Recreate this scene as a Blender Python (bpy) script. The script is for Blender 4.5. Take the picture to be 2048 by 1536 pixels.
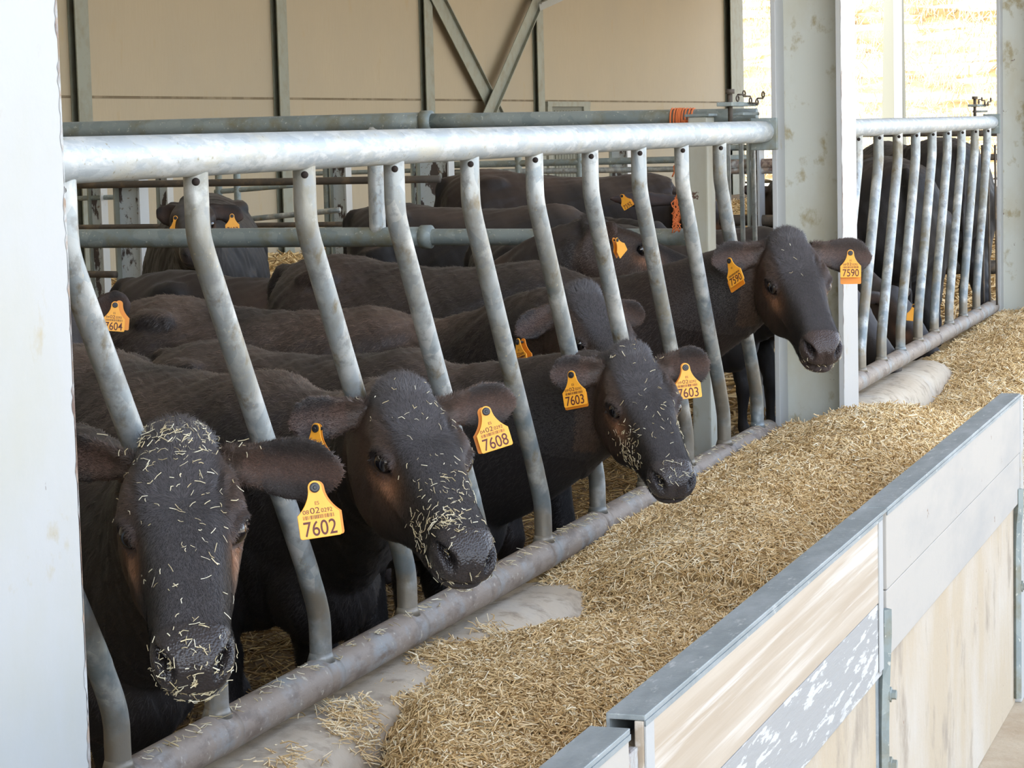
import bpy, bmesh, math, random
import numpy as np
from mathutils import Vector, Matrix
random.seed(7); RNG = np.random.default_rng(11)
SC = bpy.context.scene; COL = SC.collection
for o in list(bpy.data.objects): bpy.data.objects.remove(o)
V = Vector

# ------------------------------------------------------------------ camera, sky, sun, exposure
F3 = np.array([-0.32966, 0.93815, -0.10619]); C3 = np.array([1.828, -3.189, 1.021]); FPX = 4800.0
yaw, pitch, roll = 0.338, 0.106, -0.025
_f = np.array([-math.sin(yaw)*math.cos(pitch), math.cos(yaw)*math.cos(pitch), -math.sin(pitch)])
_r = np.cross(_f, [0, 0, 1]); _r /= np.linalg.norm(_r); _u = np.cross(_r, _f)
RR = _r*math.cos(roll)+_u*math.sin(roll); UU = -_r*math.sin(roll)+_u*math.cos(roll); F3 = _f
def ray(x, y): return F3+RR*(x-1024)/FPX-UU*(y-768)/FPX
def onX(x, y, X): d = ray(x, y); return V(C3+d*(X-C3[0])/d[0])
def onY(x, y, Y): d = ray(x, y); return V(C3+d*(Y-C3[1])/d[1])
def onZ(x, y, Z): d = ray(x, y); return V(C3+d*(Z-C3[2])/d[2])
def depth_of(P): return float((np.array(P)-C3)@F3)
def atD(x, y, D): return V(C3+ray(x, y)*D)
cam = bpy.data.cameras.new('camera'); co = bpy.data.objects.new('camera', cam); COL.objects.link(co)
cam.sensor_width = 36; cam.lens = 36*FPX/2048; cam.clip_end = 600; cam.clip_start = .05
mw = Matrix.Identity(4)
for i in range(3): mw[i][0] = RR[i]; mw[i][1] = UU[i]; mw[i][2] = -F3[i]; mw[i][3] = C3[i]
co.matrix_world = mw; SC.camera = co

w = bpy.data.worlds.new('sky'); SC.world = w; w.use_nodes = True
nt = w.node_tree; bg = nt.nodes['Background']
sky = nt.nodes.new('ShaderNodeTexSky'); sky.sky_type = 'NISHITA'; sky.sun_disc = False
sky.sun_elevation = math.radians(52); sky.sun_rotation = math.radians(200); sky.air_density = 1.0; sky.dust_density = 2.5
hsv = nt.nodes.new('ShaderNodeHueSaturation'); hsv.inputs['Saturation'].default_value = .62
nt.links.new(sky.outputs[0], hsv.inputs['Color']); nt.links.new(hsv.outputs[0], bg.inputs[0]); bg.inputs[1].default_value = 0.50
sun = bpy.data.lights.new('sun', 'SUN'); so = bpy.data.objects.new('sun', sun); COL.objects.link(so)
sun.energy = 3.0; sun.angle = math.radians(.6); sun.color = (1, .95, .86)
so.rotation_euler = V((-.35, -.62, 1.0)).to_track_quat('Z', 'Y').to_euler()
so.location = (0, -10, 20)
SC.view_settings.view_transform = 'Standard'; SC.view_settings.look = 'None'
SC.view_settings.gamma = 1; SC.view_settings.use_curve_mapping = False
SC.view_settings.exposure = 1.20
GZ = -0.6       # pen floor
AZ = -0.64      # alley floor

# ------------------------------------------------------------------ materials
def mat(name, col, rough=.6, metal=0, noise=None, bump=None, spec=.5, coords='Object', sheen=0, coat=0):
    """noise = list of (scale, lo, hi, colour2, stretch) layers; bump = (scale, strength, distance)"""
    m = bpy.data.materials.new(name); m.use_nodes = True; n = m.node_tree.nodes; l = m.node_tree.links
    b = n['Principled BSDF']; b.inputs['Roughness'].default_value = rough; b.inputs['Metallic'].default_value = metal
    b.inputs['Specular IOR Level'].default_value = spec
    if sheen: b.inputs['Sheen Weight'].default_value = sheen; b.inputs['Sheen Roughness'].default_value = .5
    if coat: b.inputs['Coat Weight'].default_value = coat; b.inputs['Coat Roughness'].default_value = .15
    tc = n.new('ShaderNodeTexCoord'); out = None
    rgb = n.new('ShaderNodeRGB'); rgb.outputs[0].default_value = (*col, 1); out = rgb.outputs[0]
    for L in (noise or []):
        sc, lo, hi, c2, st = L[:5]; kind = L[5] if len(L) > 5 else 'NOISE'
        mp = n.new('ShaderNodeMapping'); mp.inputs['Scale'].default_value = st
        l.new(tc.outputs[coords], mp.inputs[0])
        if kind == 'VORONOI':
            t = n.new('ShaderNodeTexVoronoi'); t.inputs['Scale'].default_value = sc; so_ = t.outputs['Color']
        else:
            t = n.new('ShaderNodeTexNoise'); t.inputs['Scale'].default_value = sc; t.inputs['Detail'].default_value = 6
            t.inputs['Roughness'].default_value = .62; so_ = t.outputs[0]
        l.new(mp.outputs[0], t.inputs['Vector'])
        mr = n.new('ShaderNodeMapRange'); mr.inputs['From Min'].default_value = lo; mr.inputs['From Max'].default_value = hi
        if kind == 'VORONOI':
            sp = n.new('ShaderNodeSeparateColor'); l.new(so_, sp.inputs[0]); so_ = sp.outputs[0]
        l.new(so_, mr.inputs[0])
        mx = n.new('ShaderNodeMix'); mx.data_type = 'RGBA'
        l.new(mr.outputs[0], mx.inputs[0]); l.new(out, mx.inputs[6]); mx.inputs[7].default_value = (*c2, 1); out = mx.outputs[2]
    l.new(out, b.inputs['Base Color'])
    if bump:
        t = n.new('ShaderNodeTexNoise'); t.inputs['Scale'].default_value = bump[0]; t.inputs['Detail'].default_value = 8
        t.inputs['Roughness'].default_value = .65
        mp = n.new('ShaderNodeMapping'); mp.inputs['Scale'].default_value = bump[3] if len(bump) > 3 else (1, 1, 1)
        l.new(tc.outputs[coords], mp.inputs[0]); l.new(mp.outputs[0], t.inputs['Vector'])
        bp = n.new('ShaderNodeBump'); bp.inputs['Strength'].default_value = bump[1]; bp.inputs['Distance'].default_value = bump[2]
        l.new(t.outputs[0], bp.inputs['Height']); l.new(bp.outputs[0], b.inputs['Normal'])
    return m
ONE = (1, 1, 1)
M = {}
M['galv'] = mat('galvanised_steel', (.45, .465, .455), .45, .35, [(38, 0, 1, (.29, .33, .345), (1, 1, .6), 'VORONOI'), (5, .46, .66, (.22, .205, .155), (1, 1, .35)), (30, .52, .62, (.26, .275, .27), ONE), (24, .56, .70, (.20, .165, .10), (1, 1, .5)), (9, .55, .72, (.60, .61, .58), ONE), (110, .66, .70, (.5, .44, .3), ONE)], (45, .25, .004))
def wear_and_shade(m, c, lo, hi, sc):
    # rubbed and dirty patches plus the cows' shade painted in, denser lower down
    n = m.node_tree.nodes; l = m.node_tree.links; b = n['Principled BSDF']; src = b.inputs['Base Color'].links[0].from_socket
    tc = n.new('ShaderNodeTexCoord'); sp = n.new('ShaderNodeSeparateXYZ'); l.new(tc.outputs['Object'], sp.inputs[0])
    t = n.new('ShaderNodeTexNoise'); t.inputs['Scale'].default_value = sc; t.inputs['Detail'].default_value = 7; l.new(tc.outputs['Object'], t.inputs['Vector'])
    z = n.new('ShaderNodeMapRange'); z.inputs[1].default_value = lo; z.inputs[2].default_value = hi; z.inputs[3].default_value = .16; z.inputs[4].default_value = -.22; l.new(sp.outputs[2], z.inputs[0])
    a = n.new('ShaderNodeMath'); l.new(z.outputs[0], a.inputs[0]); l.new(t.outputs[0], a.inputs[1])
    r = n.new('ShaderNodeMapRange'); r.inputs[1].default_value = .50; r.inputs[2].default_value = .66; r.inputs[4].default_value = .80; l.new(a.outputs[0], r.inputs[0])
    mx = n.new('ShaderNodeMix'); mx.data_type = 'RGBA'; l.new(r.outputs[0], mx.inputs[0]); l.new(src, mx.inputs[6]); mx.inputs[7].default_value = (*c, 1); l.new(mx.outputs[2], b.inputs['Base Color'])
wear_and_shade(M['galv'], (.14, .175, .19), .10, .80, 17); wear_and_shade(M['galv'], (.20, .165, .115), .0, .62, 8)
M['galv_top'] = mat('bright_galvanised_steel', (.46, .50, .51), .52, .25, [(55, 0, 1, (.36, .40, .42), (1, .35, 1), 'VORONOI'), (16, .5, .70, (.50, .49, .42), (1, .4, 1)), (45, .5, .62, (.56, .58, .57), (1, .35, 1)), (90, .62, .7, (.3, .28, .2), ONE)], (40, .3, .004, (1, .4, 1)))
M['galv_bot'] = mat('dirty_galvanised_steel', (.25, .205, .165), .6, .05, [(7, .50, .70, (.25, .28, .29), ONE), (26, .50, .64, (.16, .125, .10), (1, .4, 1)), (60, .6, .7, (.42, .38, .31), ONE)], (40, .4, .006, (1, .35, 1)))
M['galv_dull'] = mat('weathered_galvanised_steel', (.27, .31, .30), .55, .3, [(20, 0, 1, (.20, .24, .24), ONE, 'VORONOI'), (9, .5, .7, (.20, .19, .13), ONE), (70, .62, .7, (.5, .5, .45), ONE)], (40, .3, .004))
M['white_paint'] = mat('white_column_paint', (.40, .41, .405), .42, 0, [(2.2, .52, .75, (.38, .38, .33), (1, 1, .6)), (9, .62, .72, (.36, .32, .23), (1, 1, .8)), (14, .72, .74, (.12, .09, .07), (1, 1, .45))], (30, .12, .003))
M['green_paint'] = mat('pale_green_web_paint', (.50, .52, .47), .5, 0, [(2.5, .46, .70, (.42, .39, .28), (1, 1, .5)), (11, .56, .66, (.33, .29, .18), (1, 1, .7)), (15, .69, .71, (.12, .07, .05), ONE)], (30, .15, .003))
M['rust'] = mat('rusty_paint', (.42, .43, .42), .7, 0, [(9, .45, .55, (.13, .08, .06), (1, 1, .5)), (20, .5, .6, (.30, .22, .16), ONE)], (40, .5, .006))
M['peel'] = mat('peeling_grey_paint', (.42, .46, .47), .6, 0, [(11, .52, .55, (.06, .045, .04), (1, 1, .4)), (30, .6, .66, (.2, .16, .12), ONE)], (40, .4, .004))
M['rustpipe'] = mat('rusty_brown_pipe', (.075, .06, .045), .7, .1, [(12, .5, .65, (.14, .10, .06), ONE)], (40, .4, .004))
M['wall'] = mat('beige_plaster_panel', (.44, .37, .265), .85, 0, [(.35, .35, .7, (.40, .345, .26), ONE), (2.4, .62, .70, (.42, .34, .22), (1, 1, .5)), (16, .72, .76, (.12, .09, .06), (1, 1, .7)), (60, .45, .7, (.41, .345, .245), (1, 1, .05))], (60, .15, .01, (1, 1, .1)))
M['wallpost'] = mat('wall_stud_paint', (.25, .265, .225), .6, .1, [(5, .45, .7, (.21, .20, .15), ONE)], (30, .2, .004))
M['conc'] = mat('curb_concrete', (.48, .405, .305), .75, 0, [(4, .45, .65, (.56, .50, .40), ONE), (18, .5, .66, (.33, .27, .20), ONE), (2, .55, .7, (.40, .37, .33), ONE)], (26, .5, .01))
M['conc_front'] = mat('cream_concrete', (.42, .345, .245), .8, 0, [(2.2, .45, .62, (.47, .42, .35), (1, 1, .5)), (7, .55, .68, (.30, .25, .19), (1, 1, .6)), (3, .58, .72, (.43, .31, .17), (1, 1, .3)), (24, .70, .73, (.20, .08, .04), ONE)], (40, .35, .008))
M['board'] = mat('painted_white_board', (.50, .44, .36), .55, 0, [(9, .46, .62, (.38, .31, .23), (1, .03, 1)), (30, .52, .62, (.55, .51, .45), (1, .02, 1)), (6, .62, .8, (.40, .36, .32), (1, .4, 1))], (30, .15, .003, (1, .1, 1)))
M['board_grey'] = mat('grey_flaking_board', (.30, .30, .29), .65, 0, [(55, .55, .57, (.50, .50, .48), (1, .16, 1)), (8, .55, .7, (.25, .25, .245), (1, .3, 1))], (60, .5, .004, (1, .15, 1)))
M['board_pale'] = mat('pale_grey_board', (.40, .375, .335), .6, 0, [(6, .45, .7, (.33, .32, .30), (1, .3, 1)), (16, .70, .73, (.22, .15, .1), ONE)], (30, .2, .003))
M['cap'] = mat('zinc_cap_strip', (.235, .275, .29), .5, .35, [(18, .42, .70, (.36, .40, .42), (1, .3, 1)), (70, .6, .7, (.50, .53, .53), (1, .3, 1))], (60, .35, .004))
M['alley'] = mat('alley_concrete', (.46, .38, .27), .9, 0, [(5, .4, .7, (.36, .27, .17), ONE)], (40, .5, .01))
M['bed'] = mat('straw_bedding_base', (.22, .145, .065), .95, 0, [(14, .4, .65, (.10, .06, .03), ONE)], (30, .8, .02))
M['feedbase'] = mat('feed_base', (.56, .39, .17), .95, 0, [(60, .4, .65, (.22, .14, .06), ONE)], (90, .8, .01))
M['rubber'] = mat('black_stud', (.02, .02, .022), .4)
M['tag'] = mat('yellow_tag_plastic', (.95, .42, .035), .42, 0, [(14, .55, .75, (.86, .36, .03), ONE)])
M['tag_back'] = mat('orange_tag_plastic', (.78, .27, .02), .45)
M['ink'] = mat('tag_ink', (.10, .022, .016), .6)
M['rope'] = mat('orange_twine', (.75, .20, .06), .8)
M['dark'] = mat('dark_hole', (.02, .012, .008), .9)
M['roof'] = mat('roof_sheet', (.42, .40, .37), .7)
M['hill'] = mat('dry_hillside', (.36, .27, .15), .95, 0, [(.35, .44, .60, (.20, .12, .035), (1, 1, 2)), (1.1, .48, .56, (.46, .40, .29), (.4, .4, 3))], (1.2, .9, .5))
M['yard'] = mat('sunlit_yard', (.55, .48, .38), .95, 0, [(.8, .4, .6, (.45, .38, .28), ONE)])
M['eye'] = mat('wet_dark_eye', (.006, .005, .006), .06, 0, spec=.7, coat=.5)
M['joint'] = mat('joint_sealant', (.17, .13, .08), .9, 0, [(3, .45, .6, (.26, .21, .14), ONE)])
M['door'] = mat('dull_green_slats', (.16, .165, .13), .7)
def trans(name, col):
    m = bpy.data.materials.new(name); m.use_nodes = True; n = m.node_tree.nodes
    b = n['Principled BSDF']; t = n.new('ShaderNodeBsdfTranslucent'); t.inputs[0].default_value = (*col, 1)
    m.node_tree.links.new(t.outputs[0], n['Material Output'].inputs[0]); return m
M['fill_skylight'] = trans('added_skylight_sheet', (.50, .48, .42))

def straw_mat(name, a, b_, c):
    m = bpy.data.materials.new(name); m.use_nodes = True; n = m.node_tree.nodes; l = m.node_tree.links
    b = n['Principled BSDF']; b.inputs['Roughness'].default_value = .6
    at = n.new('ShaderNodeAttribute'); at.attribute_name = 'tint'; at.attribute_type = 'GEOMETRY'
    cr = n.new('ShaderNodeValToRGB'); e = cr.color_ramp.elements
    e[0].color = (*a, 1); e[0].position = 0; e[1].color = (*c, 1); e[1].position = 1
    k = e.new(.55); k.color = (*b_, 1)
    l.new(at.outputs['Fac'], cr.inputs[0]); l.new(cr.outputs[0], b.inputs['Base Color'])
    return m
M['straw'] = straw_mat('chopped_straw', (.36, .21, .07), (.84, .61, .30), (1.0, .90, .66))
M['straw_dark'] = straw_mat('trodden_straw', (.10, .05, .015), (.30, .18, .06), (.55, .40, .17))
M['straw_pale'] = straw_mat('pale_straw_scraps', (.42, .32, .15), (.70, .60, .38), (.85, .80, .62))

def hide_mat():
    m = bpy.data.materials.new('black_cattle_hide'); m.use_nodes = True; n = m.node_tree.nodes; l = m.node_tree.links
    b = n['Principled BSDF']; b.inputs['Specular IOR Level'].default_value = .35
    at = n.new('ShaderNodeAttribute'); at.attribute_name = 'coat'; at.attribute_type = 'GEOMETRY'
    tc = n.new('ShaderNodeTexCoord')
    t = n.new('ShaderNodeTexNoise'); t.inputs['Scale'].default_value = 4; t.inputs['Detail'].default_value = 5
    l.new(tc.outputs['Object'], t.inputs['Vector'])
    mr = n.new('ShaderNodeMapRange'); mr.inputs[1].default_value = .35; mr.inputs[2].default_value = .7; mr.inputs[3].default_value = .75; mr.inputs[4].default_value = 1.35
    l.new(t.outputs[0], mr.inputs[0])
    mx = n.new('ShaderNodeMix'); mx.data_type = 'RGBA'; mx.blend_type = 'MULTIPLY'; mx.inputs[0].default_value = 1
    cc = n.new('ShaderNodeCombineColor')
    for i in range(3): l.new(mr.outputs[0], cc.inputs[i])
    l.new(at.outputs['Color'], mx.inputs[6]); l.new(cc.outputs[0], mx.inputs[7]); l.new(mx.outputs[2], b.inputs['Base Color'])
    # alpha of 'coat' carries wetness of the muzzle
    r = n.new('ShaderNodeMapRange'); r.inputs[3].default_value = .20; r.inputs[4].default_value = .62
    l.new(at.outputs['Alpha'], r.inputs[0]); l.new(r.outputs[0], b.inputs['Roughness'])
    b.inputs['Sheen Weight'].default_value = .03; b.inputs['Sheen Roughness'].default_value = .4
    t2 = n.new('ShaderNodeTexNoise'); t2.inputs['Scale'].default_value = 220; t2.inputs['Detail'].default_value = 4
    l.new(tc.outputs['Object'], t2.inputs['Vector'])
    bp = n.new('ShaderNodeBump'); bp.inputs['Strength'].default_value = .35; bp.inputs['Distance'].default_value = .003
    l.new(t2.outputs[0], bp.inputs['Height'])
    vo = n.new('ShaderNodeTexVoronoi'); vo.inputs['Scale'].default_value = 260; l.new(tc.outputs['Object'], vo.inputs['Vector'])
    inv = n.new('ShaderNodeMath'); inv.operation = 'SUBTRACT'; inv.inputs[0].default_value = 1; l.new(at.outputs['Alpha'], inv.inputs[1])
    b2 = n.new('ShaderNodeBump'); b2.inputs['Distance'].default_value = .0014; l.new(inv.outputs[0], b2.inputs['Strength']); l.new(vo.outputs['Distance'], b2.inputs['Height']); b2.invert = True
    l.new(bp.outputs[0], b2.inputs['Normal']); l.new(b2.outputs[0], b.inputs['Normal'])
    return m
M['hide'] = hide_mat()
def fur_mat(name):
    m = bpy.data.materials.new(name); m.use_nodes = True; n = m.node_tree.nodes; l = m.node_tree.links
    b = n['Principled BSDF']; b.inputs['Roughness'].default_value = .48; b.inputs['Specular IOR Level'].default_value = .4
    at = n.new('ShaderNodeAttribute'); at.attribute_name = 'coat'; at.attribute_type = 'GEOMETRY'
    l.new(at.outputs['Color'], b.inputs['Base Color']); return m
M['fur'] = fur_mat('coat_hair')

# ------------------------------------------------------------------ mesh helpers
def link(name, me, m=None, parent=None, smooth=True):
    o = bpy.data.objects.new(name, me); COL.objects.link(o)
    if m is not None:
        for k in (m if isinstance(m, (list, tuple)) else [m]): me.materials.append(k)
    if smooth: me.shade_smooth()
    if parent is not None: o.parent = parent
    return o
def obj(name, bm, m, parent=None, smooth=False):
    bmesh.ops.recalc_face_normals(bm, faces=bm.faces)
    me = bpy.data.meshes.new(name); bm.to_mesh(me); bm.free()
    return link(name, me, m, parent, smooth)
def tag(o, label=None, cat=None, group=None, kind=None):
    if label: o['label'] = label
    if cat: o['category'] = cat
    if group: o['group'] = group
    if kind: o['kind'] = kind
    return o
def empty(name, loc=(0, 0, 0)):
    o = bpy.data.objects.new(name, None); COL.objects.link(o); o.location = loc; o.empty_display_size = .1
    return o
def under(root, o):
    """parent o (built in world coordinates) to root, which only has a location"""
    o.parent = root; o.matrix_parent_inverse = Matrix.Translation(-V(root.location)); return o
def box(bm, lo, hi, bev=0):
    lo = V(lo); hi = V(hi); c = (lo+hi)/2; s = hi-lo
    r = bmesh.ops.create_cube(bm, size=1, matrix=Matrix.Translation(c) @ Matrix.Diagonal((*s, 1)))
    if bev: bmesh.ops.bevel(bm, geom=list({e for v in r['verts'] for e in v.link_edges}), offset=bev, segments=2, affect='EDGES', profile=.6)
def tube(bm, pts, r, n=16, cap=True):
    pts = [V(p) for p in pts]; rs = r if isinstance(r, (list, tuple)) else [r]*len(pts); rings = []
    up = None
    for i, p in enumerate(pts):
        t = (pts[min(i+1, len(pts)-1)]-pts[max(i-1, 0)]).normalized()
        if up is None:
            up = V((0, 0, 1)) if abs(t.z) < .8 else V((1, 0, 0))
        a = (up-t*up.dot(t)).normalized(); b = t.cross(a); up = a
        rings.append([bm.verts.new(p+(a*math.cos(2*math.pi*k/n)+b*math.sin(2*math.pi*k/n))*rs[i]) for k in range(n)])
    for A, B in zip(rings, rings[1:]):
        for k in range(n): bm.faces.new((A[k], A[(k+1) % n], B[(k+1) % n], B[k]))
    if cap: bm.faces.new(rings[0][::-1]); bm.faces.new(rings[-1])
def loft(bm, rings):
    R_ = [[bm.verts.new(p) for p in r] for r in rings]; n = len(R_[0])
    for A, B in zip(R_, R_[1:]):
        for k in range(n): bm.faces.new((A[k], A[(k+1) % n], B[(k+1) % n], B[k]))
    for r, rev in ((R_[0], True), (R_[-1], False)):
        c = bm.verts.new(sum((v.co for v in r), V())/n)
        for k in range(n):
            f = (r[k], r[(k+1) % n], c); bm.faces.new(f[::-1] if rev else f)
def mesh_np(name, verts, faces_flat, sizes):
    me = bpy.data.meshes.new(name); nv = len(verts); nf = len(sizes)
    me.vertices.add(nv); me.vertices.foreach_set('co', np.asarray(verts, np.float32).ravel())
    me.loops.add(len(faces_flat)); me.loops.foreach_set('vertex_index', np.asarray(faces_flat, np.int32))
    me.polygons.add(nf); st = np.concatenate([[0], np.cumsum(sizes)[:-1]]).astype(np.int32)
    me.polygons.foreach_set('loop_start', st); me.polygons.foreach_set('loop_total', np.asarray(sizes, np.int32))
    me.update(calc_edges=True); return me
def straws(name, P, D, N, L, Wd, bend, tint, m):
    """P centres, D directions, N side normals, lengths, widths: 3-sided bent straws"""
    n = len(P); D = D/np.linalg.norm(D, axis=1, keepdims=True); S = np.cross(D, N); S /= np.linalg.norm(S, axis=1, keepdims=True)+1e-9
    N2 = np.cross(S, D); vs = np.zeros((n, 9, 3))
    for j, t in enumerate((-.5, 0, .5)):
        c = P+D*(L*t)[:, None]+N2*(bend*(1-4*t*t)*L)[:, None]
        for k in range(3):
            a = 2*math.pi*k/3+.5; vs[:, j*3+k] = c+(S*math.cos(a)+N2*math.sin(a))*(Wd/2)[:, None]
    fq = []
    for j in range(2):
        for k in range(3): fq.append([j*3+k, j*3+(k+1) % 3, j*3+3+(k+1) % 3, j*3+3+k])
    fq = np.array(fq); base = (np.arange(n)*9)[:, None, None]
    me = mesh_np(name, vs.reshape(-1, 3), (base+fq[None]).ravel(), np.full(n*6, 4))
    at = me.attributes.new('tint', 'FLOAT', 'POINT'); at.data.foreach_set('value', np.repeat(tint, 9).astype(np.float32))
    me.materials.append(m); return me

# ================================================================== SETTING
def struct(name, bm, m): o = obj(name, bm, m); o['kind'] = 'structure'; return o
WX = -11.6
bm = bmesh.new(); box(bm, (-11.6, -14, GZ-.1), (.02, 52, GZ)); struct('floor', bm, M['bed'])
bm = bmesh.new(); box(bm, (.1, -30, AZ-.1), (5.2, 52, AZ)); tag(obj('alley_pavement', bm, M['alley']), 'pale concrete feed alley floor beside the trough wall', 'floor', kind='structure')
bm = bmesh.new(); box(bm, (5.2, -60, AZ-.12), (60, 52, AZ-.02)); box(bm, (-60, 52, AZ-.12), (60, 70, AZ-.02)); struct('trim_1', bm, M['yard'])
bm = bmesh.new(); box(bm, (WX-.15, -6, GZ-.05), (WX-.02, 51.2, 1.50)); box(bm, (WX-.15, -6, 1.505), (WX, 51.2, 5.2)); box(bm, (WX-.15, -6, 1.45), (WX-.035, 51.2, 1.55)); box(bm, (WX-.10, -6, GZ), (WX-.002, 51.2, 1.492)); struct('wall_back', bm, M['wall'])
bm = bmesh.new(); box(bm, (WX-.15, -6.1, GZ-.05), (-.3, -6, 5.4)); struct('wall_light_block', bm, M['wall'])  # unseen end wall, placed behind the camera to cut light from there
bm = bmesh.new(); box(bm, (WX-.01, -6, 1.478), (WX+.004, 51.2, 1.508)); struct('trim_3', bm, M['joint'])
# roof: opaque sheets with a run of translucent skylight sheets added unseen for interior daylight, open over the alley side
bm = bmesh.new(); box(bm, (WX-1.2, -16, 5.0), (-8.6, 52, 5.06)); box(bm, (-6.8, -16, 5.0), (-2.2, 52, 5.06)); box(bm, (-1.4, -16, 5.0), (3.4, 52, 5.06)); struct('ceiling', bm, M['roof'])
bm = bmesh.new(); box(bm, (-8.6, -16, 5.0), (-6.8, 52, 5.03)); box(bm, (-2.2, -16, 5.0), (-1.4, 52, 5.03)); struct('trim_2', bm, M['fill_skylight'])
# hillside beyond the barn
def vnoise(x, y, s):
    return (np.sin(x*1.7*s+y*.9*s)+np.sin(-x*1.1*s+y*2.1*s+1.3)+np.sin(x*2.9*s+2.0)*np.sin(y*2.3*s+.7)+.5*np.sin(x*5.3*s+y*4.1*s))/3.5
gx, gy = np.meshgrid(np.linspace(-70, 30, 180), np.linspace(62, 150, 160))
gz = AZ+np.clip(gy-64, 0, None)*.36+vnoise(gx, gy, .35)*.5*np.clip((gy-64)/6, 0, 1)+vnoise(gx, gy, 1.6)*.18
def grid_faces(nx, ny):
    i = (np.arange(ny-1)[:, None]*nx+np.arange(nx-1)[None]).ravel(); return np.stack([i, i+1, i+nx+1, i+nx], 1)
me = mesh_np('hill', np.stack([gx.ravel(), gy.ravel(), gz.ravel()], 1), grid_faces(180, 160).ravel(), np.full(179*159, 4))
hl = link('hillside', me, M['hill']); tag(hl, 'sunlit dry grassy slope rising beyond the open end of the barn', 'hillside', kind='structure')
# dry grass stalks on the slope
n = 26000; hx = RNG.uniform(-34, 2, n); hy = RNG.uniform(64, 96, n); hz = AZ+np.clip(hy-64, 0, None)*.36+vnoise(hx, hy, .35)*.5*np.clip((hy-64)/6, 0, 1)+vnoise(hx, hy, 1.6)*.18
d = np.stack([RNG.normal(0, .5, n), RNG.normal(0, .4, n), np.full(n, 1.0)], 1)
me = straws('dry_grass', np.stack([hx, hy, hz+.12], 1), d, RNG.normal(0, 1, (n, 3)), RNG.uniform(.25, .6, n), RNG.uniform(.02, .04, n), RNG.normal(0, .1, n), RNG.uniform(0, .8, n), M['straw_pale'])
tag(link('dry_grass', me, smooth=False), 'dry yellow grass covering the sunlit slope behind the barn', 'grass', kind='stuff')

# ------------------------------------------------------------------ back wall studs
def channel(Y, wdt, name, label, x0=WX, dpt=.10, z1=4.9):
    r = empty(name, (x0, Y, GZ)); tag(r, label, 'post', 'steel studs along the beige back wall')
    bm = bmesh.new(); box(bm, (x0+dpt-.014, Y-wdt/2, GZ), (x0+dpt, Y+wdt/2, z1)); under(r, obj('flange', bm, M['wallpost']))
    bm = bmesh.new(); box(bm, (x0+.001, Y-.006, GZ), (x0+dpt-.014, Y+.006, z1)); under(r, obj('web', bm, M['wallpost']))
    bm = bmesh.new(); box(bm, (x0+.001, Y-wdt/2, GZ), (x0+.014, Y+wdt/2, z1)); under(r, obj('flange', bm, M['wallpost']))
for xx, wd, lb in ((171, .30, 'grey green stud on the beige wall nearest the white column'), (570, .30, 'second grey green stud from the left on the beige wall'),
                   (862, .34, 'grey green stud left of the crossed braces'), (1084, .34, 'grey green stud right of the crossed braces')):
    p_ = onX(xx, 200, WX+.10); channel(p_.y, wd, 'wall_stud', lb)
p_ = onX(1476, 200, WX+.16); channel(p_.y, 1.15, 'wall_stud', 'wide grey green end post where the beige wall stops', dpt=.16)
# crossed braces
def strut(name, a, b, wd, m, label, cat, group=None):
    a = V(a); b = V(b); t = (b-a).normalized(); nrm = V((1, 0, 0)); s = t.cross(nrm).normalized()
    bm = bmesh.new()
    for q0, q1, th in ((-wd/2, -wd/2+.02, .06), (-wd/2, wd/2, .012)):
        vs = [a+s*q0, a+s*q1, b+s*q1, b+s*q0]; lo = [bm.verts.new(v) for v in vs]; hi = [bm.verts.new(v+nrm*th) for v in vs]
        bm.faces.new(lo); bm.faces.new(hi[::-1])
        for k in range(4): bm.faces.new((lo[k], lo[(k+1) % 4], hi[(k+1) % 4], hi[k]))
    return tag(obj(name, bm, m), label, cat, group)
A_ = onX(872, -6, WX+.12); B_ = onX(1000, 245, WX+.12); A_ = A_+(A_-B_)*1.3; strut('brace', A_, B_, .34, M['wallpost'], 'steel angle brace running down to the right from the stud', 'brace', 'crossed braces')
A_ = onX(1074, 0, WX+.20); B_ = onX(968, 245, WX+.20); A_ = A_+(A_-B_)*.12; strut('brace', A_, B_, .30, M['wallpost'], 'steel angle brace running down to the left across the other', 'brace', 'crossed braces')
A_ = onX(1078, 14, WX+.3); B_ = A_+V((1.6, 2.2, 1.0)); strut('brace', A_, B_, .14, M['white_paint'], 'short pale strut leaving the top of the right braced stud', 'brace')
# louvre door top in back wall
a = onX(1090, 203, WX); b = onX(1176, 236, WX); dr = empty('door_1', (WX, a.y, GZ)); dr['kind'] = 'structure'
y0, y1, zt = a.y, b.y, a.z
bm = bmesh.new(); box(bm, (WX, y0, GZ), (WX+.05, y0+.25, zt)); box(bm, (WX, y1-.4, GZ), (WX+.05, y1, zt)); box(bm, (WX, y0, zt-.09), (WX+.055, y1, zt)); under(dr, obj('door_frame', bm, M['wallpost']))
bm = bmesh.new(); box(bm, (WX+.001, y0+.25, GZ), (WX+.015, y1-.4, zt-.09))
for k in range(9):
    yy = y0+.45+k*(y1-y0-1.0)/9; box(bm, (WX+.015, yy, GZ+.1), (WX+.03, yy+.14, zt-.16))
under(dr, obj('door_leaf', bm, M['door']))

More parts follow.
